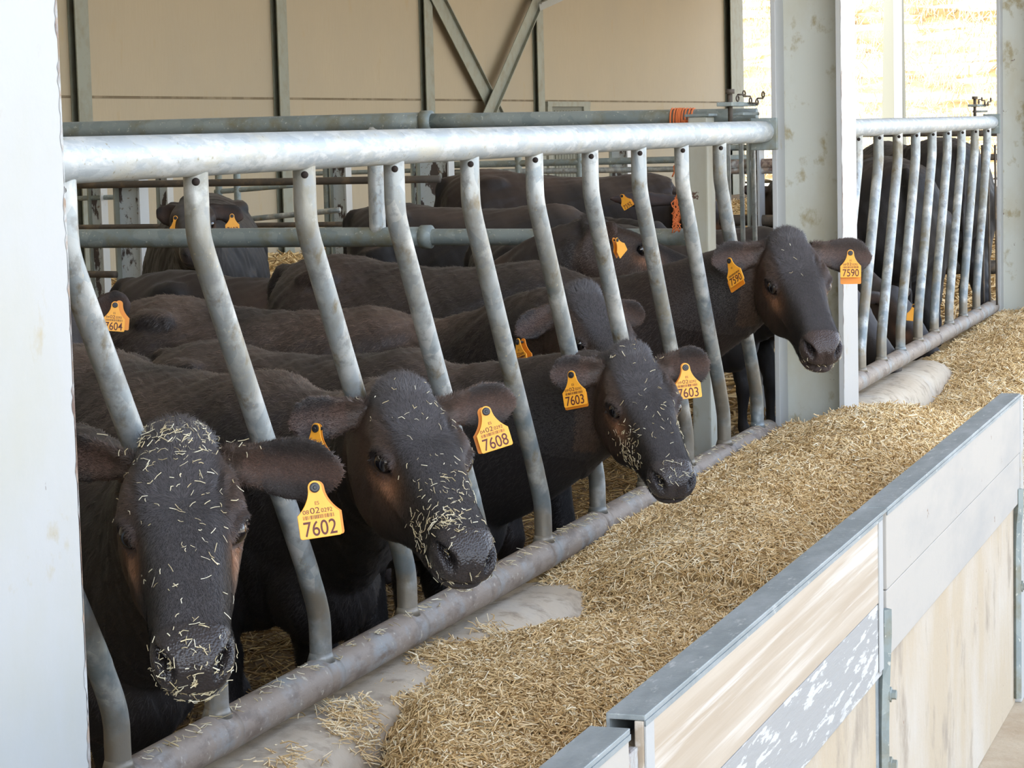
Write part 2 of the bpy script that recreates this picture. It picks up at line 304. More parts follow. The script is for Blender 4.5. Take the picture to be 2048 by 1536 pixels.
# ------------------------------------------------------------------ H columns carrying the roof
def ragged(bm, x, y, sgn, z0, z1, wd, jit):
    n = int((z1-z0)/.009); a = []; b = []
    w_ = 0
    for k in range(n+1):
        w_ = .72*w_+random.uniform(-.5, .5)*jit; z = z0+(z1-z0)*k/n
        a.append(bm.verts.new((x, y-sgn*.0012, z))); b.append(bm.verts.new((x, y+sgn*max(.0004, wd*.35+w_*1.6), z)))
    for k in range(n): bm.faces.new((a[k], b[k], b[k+1], a[k+1]))
def hcol(Y0, Y1, X0, X1, label):
    r = empty('steel_column', ((X0+X1)/2, (Y0+Y1)/2, GZ)); tag(r, label, 'column')
    t = .017; z0, z1 = GZ-.05, 5.0; ym = (Y0+Y1)/2
    for xa, nm in ((X1-t, 'flange'), (X0, 'flange')):
        bm = bmesh.new(); box(bm, (xa, Y0, z0), (xa+t, Y1, z1), .002); under(r, obj(nm, bm, M['white_paint']))
    bm = bmesh.new(); box(bm, (X0+t, ym-.005, z0), (X1-t, ym+.005, z1)); under(r, obj('web', bm, M['green_paint']))
    bm = bmesh.new()   # ragged bead of old paint and rust down the near edge of the outer flange
    ragged(bm, X1+.0006, Y0, 1, -.35, 2.6, .009, .006); under(r, obj('rust_streak', bm, M['rust']))
    return r
hcol(-.66, -.405, 0, .235, 'broad white painted steel column filling the left edge')
hcol(4.68, 4.93, 0, .235, 'steel column between the two feed barriers, beside the raised head')
hcol(10.05, 10.30, 0, .235, 'pale steel column at the far right edge')
# flaking paint edge of the near column
bm = bmesh.new()
ragged(bm, .2356, -.405, -1, -.4, 1.35, .006, .006)
cf = obj('paint_flakes', bm, M['rust']); under(bpy.data.objects['steel_column'], cf)
# concrete footings of columns in the curb
for Y, nm in ((4.8, 'low concrete footing block at the foot of the middle column'),):
    bm = bmesh.new(); box(bm, (-.06, Y-.22, -.5), (.27, Y+.28, -.115), .03); tag(obj('footing', bm, M['conc']), nm, 'footing')
# white post out in the sun beyond the barn
a = onY(1783, 228, 58); bm = bmesh.new()
p0 = onY(1761, 240, 58); p1 = onY(1808, 240, 58); q0 = onY(1772, -10, 58); q1 = onY(1801, -10, 58); zb = AZ
lo = [bm.verts.new(v) for v in ((p0.x, 58, zb), (p1.x, 58, zb), (p1.x, 58.4, zb), (p0.x, 58.4, zb))]
hi = [bm.verts.new(v) for v in ((q0.x, 58, 6.2), (q1.x, 58, 6.2), (q1.x, 58.3, 6.2), (q0.x, 58.3, 6.2))]
bm.faces.new(lo); bm.faces.new(hi)
for k in range(4): bm.faces.new((lo[k], lo[(k+1) % 4], hi[(k+1) % 4], hi[k]))
po = obj('post', bm, M['door'])  # shaded face painted as dark body colour, lit side as a white strip
bm = bmesh.new(); box(bm, (p0.x+(p1.x-p0.x)*.62, 57.9, AZ), (p1.x-(p1.x-q1.x)*.5, 57.99, 6.2)); ws = obj('lit_edge', bm, M['white_paint'], po); tag(ws, 'sunlit side of the post, put in as a white strip')
tag(po, 'pale tapered post standing far off before the sunny slope', 'post')

# ------------------------------------------------------------------ feed barriers
SP = .442
def bar_path(yt, yb):
    pts = []
    for z, f in ((.985, 0), (.93, 0), (.89, 0), (.87, .003), (.85, .012), (.82, .045), (.78, .10), (.5, .485), (.24, .855), (.20, .905), (.16, .955), (.13, .985), (.11, .996), (.09, 1), (.0, 1)):
        pts.append((0, yt+(yb-yt)*f, z))
    # smooth
    P = [V(p) for p in pts]; out = []
    for i in range(len(P)-1):
        a, b = P[max(i-1, 0)], P[i]; c, d = P[i+1], P[min(i+2, len(P)-1)]
        for s in range(3):
            t = s/3; out.append(.5*((2*b)+(c-a)*t+(2*a-5*b+4*c-d)*t*t+(3*b-a-3*c+d)*t**3))
    out.append(P[-1]); return out
def barrier(name, ya, yb, tops, off, label):
    r = empty(name, (0, (ya+yb)/2, 0)); tag(r, label, 'fence')
    bm = bmesh.new(); tube(bm, [(0, ya+(yb-ya)*k/24, .99) for k in range(25)], .0355, 28); under(r, obj('top_rail', bm, M['galv_top'], smooth=True))
    bm = bmesh.new(); tube(bm, [(0, ya+.05+(yb-.05-ya)*k/24, 0) for k in range(25)], .0375, 28)
    for t in tops: tube(bm, [(0, t+off-.03+.02*k, 0) for k in range(4)], [.0377, .0385, .0385, .0377], 28)
    under(r, obj('bottom_rail', bm, M['galv_bot'], smooth=True))
    for t in tops:
        bm = bmesh.new(); tube(bm, bar_path(t, t+off), .0213, 20)
        tube(bm, [(0, t+off, .030), (0, t+off, .048)], [.027, .0215], 20)
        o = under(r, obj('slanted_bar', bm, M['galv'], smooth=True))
        bm = bmesh.new(); q = V((0, t, .946))+V((.009, -.0178, 0)); bmesh.ops.create_uvsphere(bm, u_segments=12, v_segments=8, radius=.007, matrix=Matrix.Translation(q))
        h = obj('drain_hole', bm, M['dark'], smooth=True); h.parent = o
    bm = bmesh.new(); box(bm, (-.045, yb-.006, .93), (.045, yb+.012, 1.035), .003); under(r, obj('end_plate', bm, M['galv_dull']))
    return r
barrier('feed_barrier', -.36, 4.57, [k*SP for k in range(0, 10)]+[-.35], .444, 'galvanised feed barrier in front, with slanting bars the heads poke through')
barrier('feed_barrier', 5.02, 9.86, [6.148+k*SP for k in range(-1, 9)], -.413, 'galvanised feed barrier right of the middle column')
# bolted chain latch at the column
def latch(y, label):
    r = empty('latch', (-.02, y, 1.06)); tag(r, label, 'latch')
    bm = bmesh.new(); box(bm, (-.10, y-.18, 1.075), (-.05, y+.16, 1.088), .002); box(bm, (-.10, y-.02, 1.045), (-.05, y+.20, 1.055), .002); under(r, obj('plate', bm, M['galv_dull']))
    bm = bmesh.new(); tube(bm, [(-.075, y-.10, 1.0), (-.075, y-.10, 1.12)], .008, 10); tube(bm, [(-.075, y-.10, 1.115), (-.075, y-.10, 1.13)], .015, 6); under(r, obj('bolt', bm, M['rustpipe'], smooth=True))
    bm = bmesh.new()
    for k in range(9):
        c = V((-.06+.004*k, y-.06+k*.028, 1.10+.016*math.sin(k*.9))); pts = []
        for j in range(13):
            a = j*2*math.pi/12; q = V((0, math.cos(a)*.017, math.sin(a)*.009))
            if k % 2: q = V((math.sin(a)*.009, math.cos(a)*.017, 0))
            pts.append(c+q)
        tube(bm, pts, .0028, 6, cap=False)
    under(r, obj('chain', bm, M['rustpipe'], smooth=True))
latch(4.52, 'rusty bolted latch and chain tying the barrier to the middle column')
latch(9.86, 'bolted latch at the far end of the right barrier')

# ------------------------------------------------------------------ concrete curb under the barrier
prof = [(-.16, -.6), (-.16, -.095), (-.12, -.075), (0, -.062), (.06, -.064), (.105, -.078), (.135, -.105), (.150, -.15), (.155, -.22), (.158, -.36), (.158, -.64)]
def extrude_profile(prof, ya, yb, ny):
    bm = bmesh.new(); rings = []
    for k in range(ny+1):
        y = ya+(yb-ya)*k/ny; rings.append([bm.verts.new((x+.006*math.sin(y*7+z*9)*(x > 0), y, z+.004*math.sin(y*11+x*20)*(z > -.2))) for x, z in prof])
    for A, B in zip(rings, rings[1:]):
        for k in range(len(prof)-1): bm.faces.new((A[k], B[k], B[k+1], A[k+1]))
        bm.faces.new((A[-1], B[-1], B[0], A[0]))
    bm.faces.new(rings[0]); bm.faces.new(rings[-1][::-1]); return bm
tag(obj('curb', extrude_profile(prof, -3, 4.60, 150), M['conc'], smooth=True), 'rounded concrete curb under the front feed barrier', 'curb')
tag(obj('curb', extrude_profile(prof, 5.10, 7.55, 60), M['conc'], smooth=True), 'rounded concrete curb under the right feed barrier', 'curb')
tag(obj('curb', extrude_profile([(x, z-.05) for x, z in prof], 7.57, 16, 60), M['conc'], smooth=True), 'low concrete curb at the far end behind the straw', 'curb')
bm = bmesh.new(); box(bm, (.1, -3, -.55), (.9, 16, -.36)); tag(obj('trough_floor', bm, M['conc']), 'concrete floor of the feed trough beside the curb', 'floor', kind='structure')

# ------------------------------------------------------------------ trough wall panels
def panel(ya, yb, ml, mu, zm, zb, label, seams=()):
    r = empty('trough_panel', (.93, (ya+yb)/2, AZ)); tag(r, label, 'wall panel', 'panels of the trough wall')
    bm = bmesh.new(); box(bm, (.905, ya+.005, AZ), (.938, yb-.005, .2), .004); under(r, obj('concrete_slab', bm, M['conc_front']))
    bm = bmesh.new(); box(bm, (.9385, ya, zm+.001), (.952, yb, .238), .002)
    for z in seams: box(bm, (.9515, ya, z), (.9525, yb, z+.0015))
    under(r, obj('upper_board', bm, mu))
    bm = bmesh.new(); box(bm, (.9385, ya, zb), (.951, yb, zm-.001), .002); under(r, obj('lower_board', bm, ml))
    bm = bmesh.new(); box(bm, (.903, ya, .2385), (.954, yb, .2465), .0015); box(bm, (.9525, ya, .231), (.9548, yb, .2385)); box(bm, (.900, ya, .19), (.9045, yb, .2465)); under(r, obj('cap_strip', bm, M['cap']))
    return r
p2 = panel(-.205, 1.498, M['board_grey'], M['board'], .068, -.083, 'trough wall panel with streaky cream board above a flaking grey board')
p1 = panel(-2.4, -.275, M['board_grey'], M['board_pale'], .07, -.083, 'trough wall panel cut off at the bottom edge')
p3 = panel(1.548, 3.60, M['board_pale'], M['board_pale'], .078, -.062, 'trough wall panel with pale grey boards farther along')
for rr, y in ((p2, 1.475), (p2, -.185)):
    bm = bmesh.new(); box(bm, (.9522, y-.02, -.07), (.9545, y+.02, .236)); under(rr, obj('edge_strip', bm, M['white_paint']))
bm = bmesh.new(); box(bm, (.912, -.272, -.05), (.945, -.208, .205), .004); tag(obj('spacer_block', bm, M['rust']), 'stained spacer block wedged in the joint of the trough wall', 'block')
bm = bmesh.new(); box(bm, (.912, 1.50, AZ), (.940, 1.546, .236), .004); box(bm, (.90, 1.498, .2385), (.953, 1.548, .2455)); tag(obj('joint_post', bm, M['cap']), 'grey steel joint post between the two far trough panels', 'post')
bm = bmesh.new(); box(bm, (.912, 3.602, AZ), (.955, 3.66, .236), .004); tag(obj('end_post', bm, M['white_paint']), 'white steel end post closing the trough wall', 'post')
def strap(y, zt, zs, label):
    r = empty('steel_strap', (.955, y, AZ)); tag(r, label, 'strap', 'flat steel straps on the trough wall')
    bm = bmesh.new(); b0 = .940
    tube(bm, [(b0+.013, y, zt), (b0+.013, y, zt-.05), (b0+.008, y, -.12), (b0+.006, y, -.2), (b0+.006, y, AZ+.02)], .013, 4); 
    under(r, obj('flat_bar', bm, M['galv_dull']))
    for z in zs:
        bm = bmesh.new(); tube(bm, [(.945, y+.012, z), (.962, y+.012, z), (.963, y+.012, z), (.972, y+.012, z)], [.016, .016, .010, .010], 6); under(r, obj('bolt', bm, M['galv_dull']))
strap(1.522, .045, (onX(1788, 1380, .96).z, onX(1793, 1513, .96).z, -.5), 'flat steel strap with two bolts at the middle joint of the trough wall')
strap(3.57, -.02, (-.3,), 'steel strap at the far end of the trough wall')

# ------------------------------------------------------------------ feed heap
def interp(x, xs, ys): return np.interp(x, xs, ys)
HY = [-3, .70, .86, 1.0, 1.55, 1.68, 2.05, 2.22, 2.6, 3.4, 4.1, 4.6, 4.78, 5.3, 6.6, 7.2, 7.7, 8.3, 10, 16]
HZ = [-.38, -.34, -.10, -.055, -.055, -.10, -.115, -.035, .0, .012, .03, .03, -.12, -.19, -.20, -.17, -.10, -.075, -.04, .05]
def feed_h(x, y):
    ye = .86-(x-.15)*2.1                       # end of the heap slants across the trough
    yy = np.where(y < 1.0, .86+(y-ye), y); yy = np.where(y < 1.0, np.minimum(yy, 1.0), yy)
    h = interp(yy, HY, HZ)
    full = np.clip((yy-.72)/.2, 0, 1)
    h = h+full*(.075*np.sin(np.clip((x-.12)/.62, 0, 1)*math.pi)*np.where((y > 2.15) & (y < 4.6), 1.0, .8)-.02)
    h = h+full*(vnoise(x, y, 4.5)*.014+vnoise(x+3, y, 11)*.006+vnoise(x, y+5, 26)*.003)
    h = np.where(y > 3.62, h+(-.37-h)*np.clip((x-.72)/.18, 0, 1)**1.5, h)      # past the wall the heap spills down to the slab edge
    # furrows nosed out by the animals, running across the trough
    h = h-full*.028*np.exp(-((y-2.02-(x-.15)*.2)/.10)**2)*np.clip((x-.2)/.3, 0, 1)
    return h
gx, gy = np.meshgrid(np.linspace(-.06, .902, 110), np.concatenate([np.linspace(-.9, 4.7, 420), np.linspace(4.72, 16, 300)]))
gz = feed_h(gx, gy)
gz = np.where(gx < .10, np.minimum(gz, interp(gx, [-.06, .02, .10], [-.07, -.045, .05])), gz)
me = mesh_np('chopped_feed', np.stack([gx.ravel(), gy.ravel(), gz.ravel()], 1), grid_faces(110, 720).ravel(), np.full(109*719, 4))
me.materials.append(M['feedbase']); fb = link('chopped_straw_feed', me)
tag(fb, 'golden chopped straw feed heaped along the trough', 'straw', kind='stuff')
def heap_straws(n, y0, y1, L, W_, name, pw=1.0):
    x = RNG.uniform(.0, .90, n)
    y = y0+(y1-y0)*RNG.uniform(0, 1, n)**pw
    ye = .80-(x-.15)*2.1; keep = y > ye; x = x[keep]; y = y[keep]; n = len(x)
    z = feed_h(x, y); z = np.where(x < .10, np.minimum(z, interp(x, [-.06, .02, .10], [-.07, -.045, .05])), z)
    e = .01; nx = -(feed_h(x+e, y)-feed_h(x-e, y))/(2*e); ny = -(feed_h(x, y+e)-feed_h(x, y-e))/(2*e)
    N = np.stack([np.clip(nx, -2, 2), np.clip(ny, -2, 2), np.ones(n)], 1); N /= np.linalg.norm(N, axis=1, keepdims=True)
    T = RNG.normal(0, 1, (n, 3)); T -= N*(T*N).sum(1, keepdims=True); T /= np.linalg.norm(T, axis=1, keepdims=True)
    lift = RNG.normal(0, .42, n); D = T+N*lift[:, None]
    l = RNG.uniform(L*.45, L*1.5, n); P = np.stack([x, y, z], 1)+N*RNG.uniform(-.004, .013, n)[:, None]
    tint = np.clip(RNG.normal(.52, .24, n)+.12*vnoise(x, y, 3), 0, 1)
    me = straws(name, P, D, RNG.normal(0, 1, (n, 3)), l, W_*RNG.uniform(.6, 1.35, n), RNG.normal(0, .11, n), tint, M['straw'])
    o = link(name, me, smooth=False); o.parent = fb; o['kind'] = 'stuff'; return o
heap_straws(130000, -.3, 3.0, .025, .0027, 'straw_chop', .95)
heap_straws(52000, 2.6, 4.75, .034, .0033, 'straw_chop')
heap_straws(80000, 4.6, 12, .055, .0038, 'straw_chop')
# straw caught on the curb and along the rails
def scatter(name, pts, nrm, n, L, W_, sp, m, lift=.25, tlo=.2, thi=1.0, parent=None):
    pts = np.asarray(pts, float); nrm = np.asarray(nrm, float); i = RNG.integers(0, len(pts), n)
    P = pts[i]+RNG.normal(0, sp, (n, 3)); N = nrm[i]; T = RNG.normal(0, 1, (n, 3)); T -= N*(T*N).sum(1, keepdims=True); T /= np.linalg.norm(T, axis=1, keepdims=True)
    D = T+N*RNG.normal(0, lift, n)[:, None]
    me = straws(name, P, D, RNG.normal(0, 1, (n, 3)), RNG.uniform(L*.5, L*1.4, n), W_*RNG.uniform(.6, 1.3, n), RNG.normal(0, .12, n), RNG.uniform(tlo, thi, n), m)
    return link(name, me, smooth=False)
pp = []
for y, xs, k in ((-.02, .09, 60), (.36, .10, 60), (.55, .08, 30), (.80, .12, 80), (.9, .05, 60), (1.62, .08, 40), (1.35, .03, 30), (4.45, .02, 120), (4.5, .08, 90), (5.45, .08, 60), (5.8, .06, 30)):
    for q in range(k): pp.append((xs+random.gauss(0, .03), y+random.gauss(0, .045), -.055+(.02 if y > 4 else 0)))
pp = np.array(pp); pp[:, 2] = np.interp(pp[:, 0], [0, .06, .105, .135, .155], [-.056, -.058, -.07, -.098, -.15])+np.where((pp[:, 1] > 4.3) & (pp[:, 1] < 4.7), .04, 0)
tag(scatter('straw_scraps', pp, np.tile([.3, 0, 1.0], (len(pp), 1)), 2200, .03, .0023, .006, M['straw']), 'tufts of chopped straw lying on the concrete curb', 'straw', kind='stuff')
rp = np.array([(.006+.02*random.random(), random.uniform(-.3, 4.5), .0375) for _ in range(900)])
tag(scatter('straw_scraps', rp, np.tile([.2, 0, 1.0], (900, 1)), 330, .022, .0018, .003, M['straw_pale'], .1), 'stray straw bits along the bottom rail of the front barrier', 'straw', kind='stuff')
# bedding
bx = RNG.uniform(-4.6, -.18, 50000); by = RNG.uniform(-.5, 9.5, 50000)
tag(scatter('straw_bedding', np.stack([bx, by, GZ+.01+.02*vnoise(bx, by, 2)], 1), np.tile([0, 0, 1.0], (50000, 1)), 50000, .09, .005, .01, M['straw_dark'], .3), 'trodden straw bedding on the floor between the animals', 'straw', kind='stuff')
bx = RNG.uniform(-11.4, -1.0, 50000); by = RNG.uniform(9.0, 44, 50000)
tag(scatter('straw_bedding', np.stack([bx, by, GZ+.03+.05*vnoise(bx, by, .8)], 1), np.tile([0, 0, 1.0], (50000, 1)), 50000, .30, .02, .01, M['straw'], .3, 0, .7), 'dry straw bedding in the pens farther back', 'straw', kind='stuff')

# ================================================================== CATTLE
# head profile stations in head space: x towards the muzzle, y to the animal's left, z up from the face
HEAD = [
 (-.045, [(0, .028), (.040, .024), (.066, .0), (.080, -.04), (.076, -.10), (.05, -.14), (0, -.15)]),
 (-.020, [(0, .064), (.034, .056), (.055, .028), (.080, -.03), (.082, -.10), (.05, -.15), (0, -.165)]),
 (.015, [(0, .066), (.040, .060), (.066, .037), (.088, -.03), (.088, -.11), (.055, -.165), (0, -.18)]),
 (.065, [(0, .062), (.050, .056), (.084, .034), (.096, -.025), (.090, -.115), (.056, -.182), (0, -.195)]),
 (.105, [(0, .057), (.054, .053), (.090, .035), (.095, -.02), (.086, -.115), (.054, -.180), (0, -.192)]),
 (.132, [(0, .055), (.056, .053), (.093, .034), (.094, -.015), (.083, -.110), (.052, -.174), (0, -.185)]),
 (.160, [(0, .053), (.051, .051), (.081, .032), (.084, -.014), (.080, -.105), (.050, -.165), (0, -.175)]),
 (.192, [(0, .052), (.044, .048), (.066, .027), (.076, -.018), (.074, -.095), (.047, -.148), (0, -.158)]),
 (.225, [(0, .050), (.040, .046), (.062, .024), (.070, -.016), (.069, -.080), (.045, -.128), (0, -.137)]),
 (.280, [(0, .046), (.035, .042), (.054, .022), (.064, -.012), (.060, -.062), (.040, -.105), (0, -.114)]),
 (.340, [(0, .041), (.034, .037), (.051, .018), (.059, -.012), (.055, -.052), (.038, -.090), (0, -.098)]),
 (.385, [(0, .038), (.038, .034), (.056, .016), (.062, -.012), (.057, -.050), (.038, -.086), (0, -.094)]),
 (.420, [(0, .035), (.043, .030), (.064, .010), (.069, -.016), (.060, -.050), (.036, -.082), (0, -.090)]),
 (.450, [(0, .027), (.041, .022), (.063, .003), (.068, -.020), (.058, -.048), (.033, -.074), (0, -.082)]),
 (.472, [(0, .012), (.034, .008), (.052, -.006), (.055, -.024), (.046, -.044), (.026, -.060), (0, -.066)]),
 (.482, [(0, -.004), (.020, -.006), (.032, -.014), (.034, -.025), (.028, -.036), (.015, -.046), (0, -.05)])]
def cr_spline(P, m):
    P = np.array(P, float); out = []
    for i in range(len(P)-1):
        a = P[max(i-1, 0)]; b = P[i]; c = P[i+1]; d = P[min(i+2, len(P)-1)]
        if i == 0: a = b*1.0; a[0] = -P[1][0]; a[1] = P[1][1]
        if i == len(P)-2: d = c*1.0; d[0] = -P[-2][0]; d[1] = P[-2][1]
        for s in range(m):
            t = s/m; out.append(.5*((2*b)+(c-a)*t+(2*a-5*b+4*c-d)*t*t+(3*b-a-3*c+d)*t**3))
    out.append(P[-1]); return np.array(out)
def head_rings(brow=1.0):
    H = [(x, cr_spline([(a*(1-.12*min(1, max(0, (x-.34)/.06))), b) for a, b in p], 5)) for x, p in HEAD]; xs = [h[0] for h in H]; arr = np.array([h[1] for h in H])
    xq = np.concatenate([np.linspace(-.045, .482, 60)])
    rings = []
    for x in xq:
        r = np.stack([np.interp(x, xs, arr[:, k, 0]) for k in range(arr.shape[1])]), np.stack([np.interp(x, xs, arr[:, k, 1]) for k in range(arr.shape[1])])
        y, z = r; ring = [(x, y[k], z[k]) for k in range(len(y))]+[(x, -y[k], z[k]) for k in range(len(y)-2, 0, -1)]
        rings.append(ring)
    return rings
def smooth01(t): t = np.clip(t, 0, 1); return t*t*(3-2*t)
def voxel(bm, size, name, smooth=2):
    me = bpy.data.meshes.new('tmp'); bmesh.ops.recalc_face_normals(bm, faces=bm.faces); bm.to_mesh(me); bm.free()
    o = bpy.data.objects.new('tmp', me); COL.objects.link(o)
    r = o.modifiers.new('r', 'REMESH'); r.mode = 'VOXEL'; r.voxel_size = size; r.adaptivity = 0
    s = o.modifiers.new('s', 'SMOOTH'); s.factor = .5; s.iterations = smooth
    dg = bpy.context.evaluated_depsgraph_get(); me2 = bpy.data.meshes.new_from_object(o.evaluated_get(dg))
    bpy.data.objects.remove(o); bpy.data.meshes.remove(me); me2.name = name; return me2
def ear_rings(base, tip, nrm, wid, thick=.011, droop=0.0, n=14, curl=.35):
    """leaf shaped, cupped ear; nrm is the side the hollow faces"""
    base = V(base); tip = V(tip); ax = (tip-base); L = ax.length; ax.normalize()
    nrm = (V(nrm)-ax*V(nrm).dot(ax)).normalized(); sd = ax.cross(nrm).normalized(); rings = []
    prof = [(0, .50), (.12, .52), (.25, .66), (.4, .86), (.55, .98), (.68, 1.0), (.8, .88), (.9, .64), (.97, .36), (1, .14)]
    for i in range(17):
        t = i/16; wv = np.interp(t, [p[0] for p in prof], [p[1] for p in prof])*wid/2; cup = curl*wv*(1.25-.6*t); th = thick*(1.9-1.1*t) if t < .9 else thick*.7
        c = base+ax*(L*t)+V((0, 0, -1))*(droop*t*t)
        top = []; bot = []
        for k in range(n):
            v = -1+2*k/(n-1); off = -cup*(1-v*v)+cup*.3
            edge = math.sqrt(max(0, 1-abs(v)**6))
            top.append(c+sd*(wv*v)+nrm*(off+th*.5*edge)); bot.append(c+sd*(wv*v)+nrm*(off-th*.5*edge-.0012))
        rings.append(top+bot[::-1])
    return rings
HIDE = np.array([.0125, .0105, .0100])
def cow(name, head, spine, floor=GZ, vox=.007, label='', scale=1.0, ears=None, brown=0.0, fur=0, bodyfur=0, group=None, seed=0, legs=True, backtone=0.0, headless=False, tail=True, hw=1.0, depth_s=1.0, mouth=0.0, nk=.35):
    """head = (origin, forward, up, scale); spine = [(withers point), (hip point)] top-line points; ears = ((tip, nrm, wid, thickness), ...) for right and left"""
    rg = np.random.default_rng(seed)
    ho, hf, hu, hs = head; ho = V(ho); hf = V(hf).normalized(); hl = V(hu).cross(hf).normalized(); hu = hf.cross(hl).normalized()
    HM = Matrix(((hf.x, hl.x, hu.x), (hf.y, hl.y, hu.y), (hf.z, hl.z, hu.z)))
    def HW(p): return ho+HM @ (V(p)*hs)
    bm = bmesh.new()
    # --- trunk
    wi, hi = V(spine[0]), V(spine[1]); ax = (wi-hi); ax.z = 0; BL = ax.length; ax.normalize(); lat = V((-ax.y, ax.x, 0)); k = BL/.86
    st = [(-.30, -.17, .05, .20), (-.285, -.10, .11, .32), (-.25, -.045, .165, .44), (-.17, -.012, .215, .51), (-.05, .004, .25, .55), (.05, .0, .245, .56), (.2, -.022, .25, .58), (.4, -.03, .275, .62),
          (.6, -.028, .268, .63), (.75, -.012, .24, .62), (.86, .0, .205, .60), (.95, -.01, .185, .58), (1.02, -.035, .165, .52)]
    secs = []
    H = min(hi.z, wi.z)-floor; ds = H/1.12*depth_s
    for u, tz, w, d in st:
        f = np.clip(u/.86, 0, 1); z = hi.z+(wi.z-hi.z)*f+tz*ds; c = hi+ax*(u*k); dd = d*ds
        secs.append((V((c.x, c.y, z-dd/2)), lat.copy(), V((0, 0, 1)), w*hw*ds, dd/2, .62, f))
    # --- neck: from shoulder centre to back of the head
    s0 = secs[-1][0]+V((0, 0, .02)); e0 = HW((-.01, 0, -.055)); t0 = ax*.35*k; t1 = (hf*nk+(e0-s0).normalized()*.8).normalized()*.28
    dist = (e0-s0).length; t0 = ax*dist*.9; t1 = t1.normalized()*dist*.8
    for j in range(1, 11):
        t = j/10.0; h00 = 2*t**3-3*t*t+1; h10 = t**3-2*t*t+t; h01 = -2*t**3+3*t*t; h11 = t**3-t*t
        c = s0*h00+t0*h10+e0*h01+t1*h11
        tg = s0*(6*t*t-6*t)+t0*(3*t*t-4*t+1)+e0*(-6*t*t+6*t)+t1*(3*t*t-2*t); tg.normalize()
        upv = V((0, 0, 1)).lerp(hu, t*t*t); sd = upv.cross(tg).normalized(); up = tg.cross(sd).normalized()
        ww = np.interp(t, [0, .35, .7, 1], [.155*ds*hw, .115, .098, .082*hs]); hh = np.interp(t, [0, .35, .7, 1], [.245*ds, .20, .150, .105*hs])
        secs.append((c, sd, up, float(ww), float(hh), .35, 1.0))
    rings = []; n = 32
    for c, sd, up, w_, h_, pw, f in secs:
        r = []
        for q in range(n):
            a = 2*math.pi*q/n; ca, sa = math.cos(a), math.sin(a)
            x = math.copysign(abs(ca)**.85, ca)*w_; z = math.copysign(abs(sa)**.9, sa)*h_
            if sa > 0: x *= 1-.34*sa*sa*(1 if pw < .5 else .62)
            else: x *= 1-.30*sa*sa
            r.append(c+sd*x+up*z)
        rings.append(r)
    loft(bm, rings)
    # dewlap / brisket
    bmesh.ops.create_uvsphere(bm, u_segments=20, v_segments=14, radius=1, matrix=Matrix.Translation(secs[-11][0]+ax*.02-V((0, 0, .17*ds))) @ Matrix.Rotation(math.atan2(ax.y, ax.x), 4, 'Z') @ Matrix.Diagonal((.15*ds, .13*ds, .16*ds, 1)))
    # hook bones, shoulders
    for s in (-1, 1):
        for u, v, dz, rr in ((.0, .150, -.070, (.08, .04, .04)), (.82, .125, -.31, (.16, .075, .22)), (-.06, .11, -.31, (.17, .10, .20)), (.38, .13, -.35, (.34, .145, .23))):
            c = hi+ax*(u*k)+lat*(s*v*ds*hw); c.z = hi.z+(wi.z-hi.z)*max(0, min(1, u/.86))+dz*ds
            bmesh.ops.create_uvsphere(bm, u_segments=20, v_segments=14, radius=1, matrix=Matrix.Translation(c) @ Matrix.Rotation(math.atan2(ax.y, ax.x), 4, 'Z') @ Matrix.Diagonal((rr[0]*ds, rr[1]*ds, rr[2]*ds, 1)))
    if legs:
        Hh = floor
        for s in (-1, 1):
            fwd = .03*s
            F = [(.84, .13, .40), (.85, .135, .30), (.85, .125, -99), (.86, .12, -1)]
            top = hi+ax*(.84*k)+lat*(s*.125*ds*hw); zt = wi.z-.36*ds
            P = [V((top.x, top.y, zt+.06)), V((top.x, top.y, zt-.08))+ax*(-.02), V((top.x, top.y, floor+.50*ds))+ax*(-.035+fwd), V((top.x, top.y, floor+.34*ds))+ax*(fwd), V((top.x, top.y, floor+.29*ds))+ax*(.008+fwd), V((top.x, top.y, floor+.22*ds))+ax*(fwd), V((top.x, top.y, floor+.12*ds))+ax*(fwd), V((top.x, top.y, floor+.085))+ax*(fwd), V((top.x, top.y, floor+.055))+ax*(.02+fwd), V((top.x, top.y, floor+.002))+ax*(.035+fwd)]
            tube(bm, P, [r*ds for r in (.105, .095, .062, .044, .046, .034, .029, .036, .036, .050)], 18)
            top = hi+ax*(-.10*k)+lat*(s*.14*ds*hw); zt = hi.z-.30*ds
            P = [V((top.x, top.y, zt+.08)), V((top.x, top.y, zt-.06))+ax*.04, V((top.x, top.y, floor+.60*ds))+ax*.055, V((top.x, top.y, floor+.50*ds))+ax*(-.02), V((top.x, top.y, floor+.41*ds))+ax*(-.09), V((top.x, top.y, floor+.36*ds))+ax*(-.10), V((top.x, top.y, floor+.25*ds))+ax*(-.075), V((top.x, top.y, floor+.12*ds))+ax*(-.055), V((top.x, top.y, floor+.08))+ax*(-.045), V((top.x, top.y, floor+.05))+ax*(-.03), V((top.x, top.y, floor+.002))+ax*(-.015)]
            tube(bm, P, [r*ds for r in (.13, .125, .095, .060, .046, .044, .033, .030, .036, .036, .050)], 18)
    if tail:
        c = hi+ax*(-.275*k); P = [V((c.x, c.y, hi.z-.05*ds))+ax*.06, V((c.x, c.y, hi.z-.055*ds))-ax*.01, V((c.x, c.y, hi.z-.10*ds))-ax*.045, V((c.x, c.y, hi.z-.25*ds))-ax*.055, V((c.x, c.y, hi.z-.5*ds))-ax*.04, V((c.x, c.y, hi.z-.62*ds))-ax*.035, V((c.x, c.y, hi.z-.75*ds))-ax*.03, V((c.x, c.y, hi.z-.84*ds))-ax*.03]
        tube(bm, P, [.03, .03, .026, .019, .016, .024, .028, .010], 10)
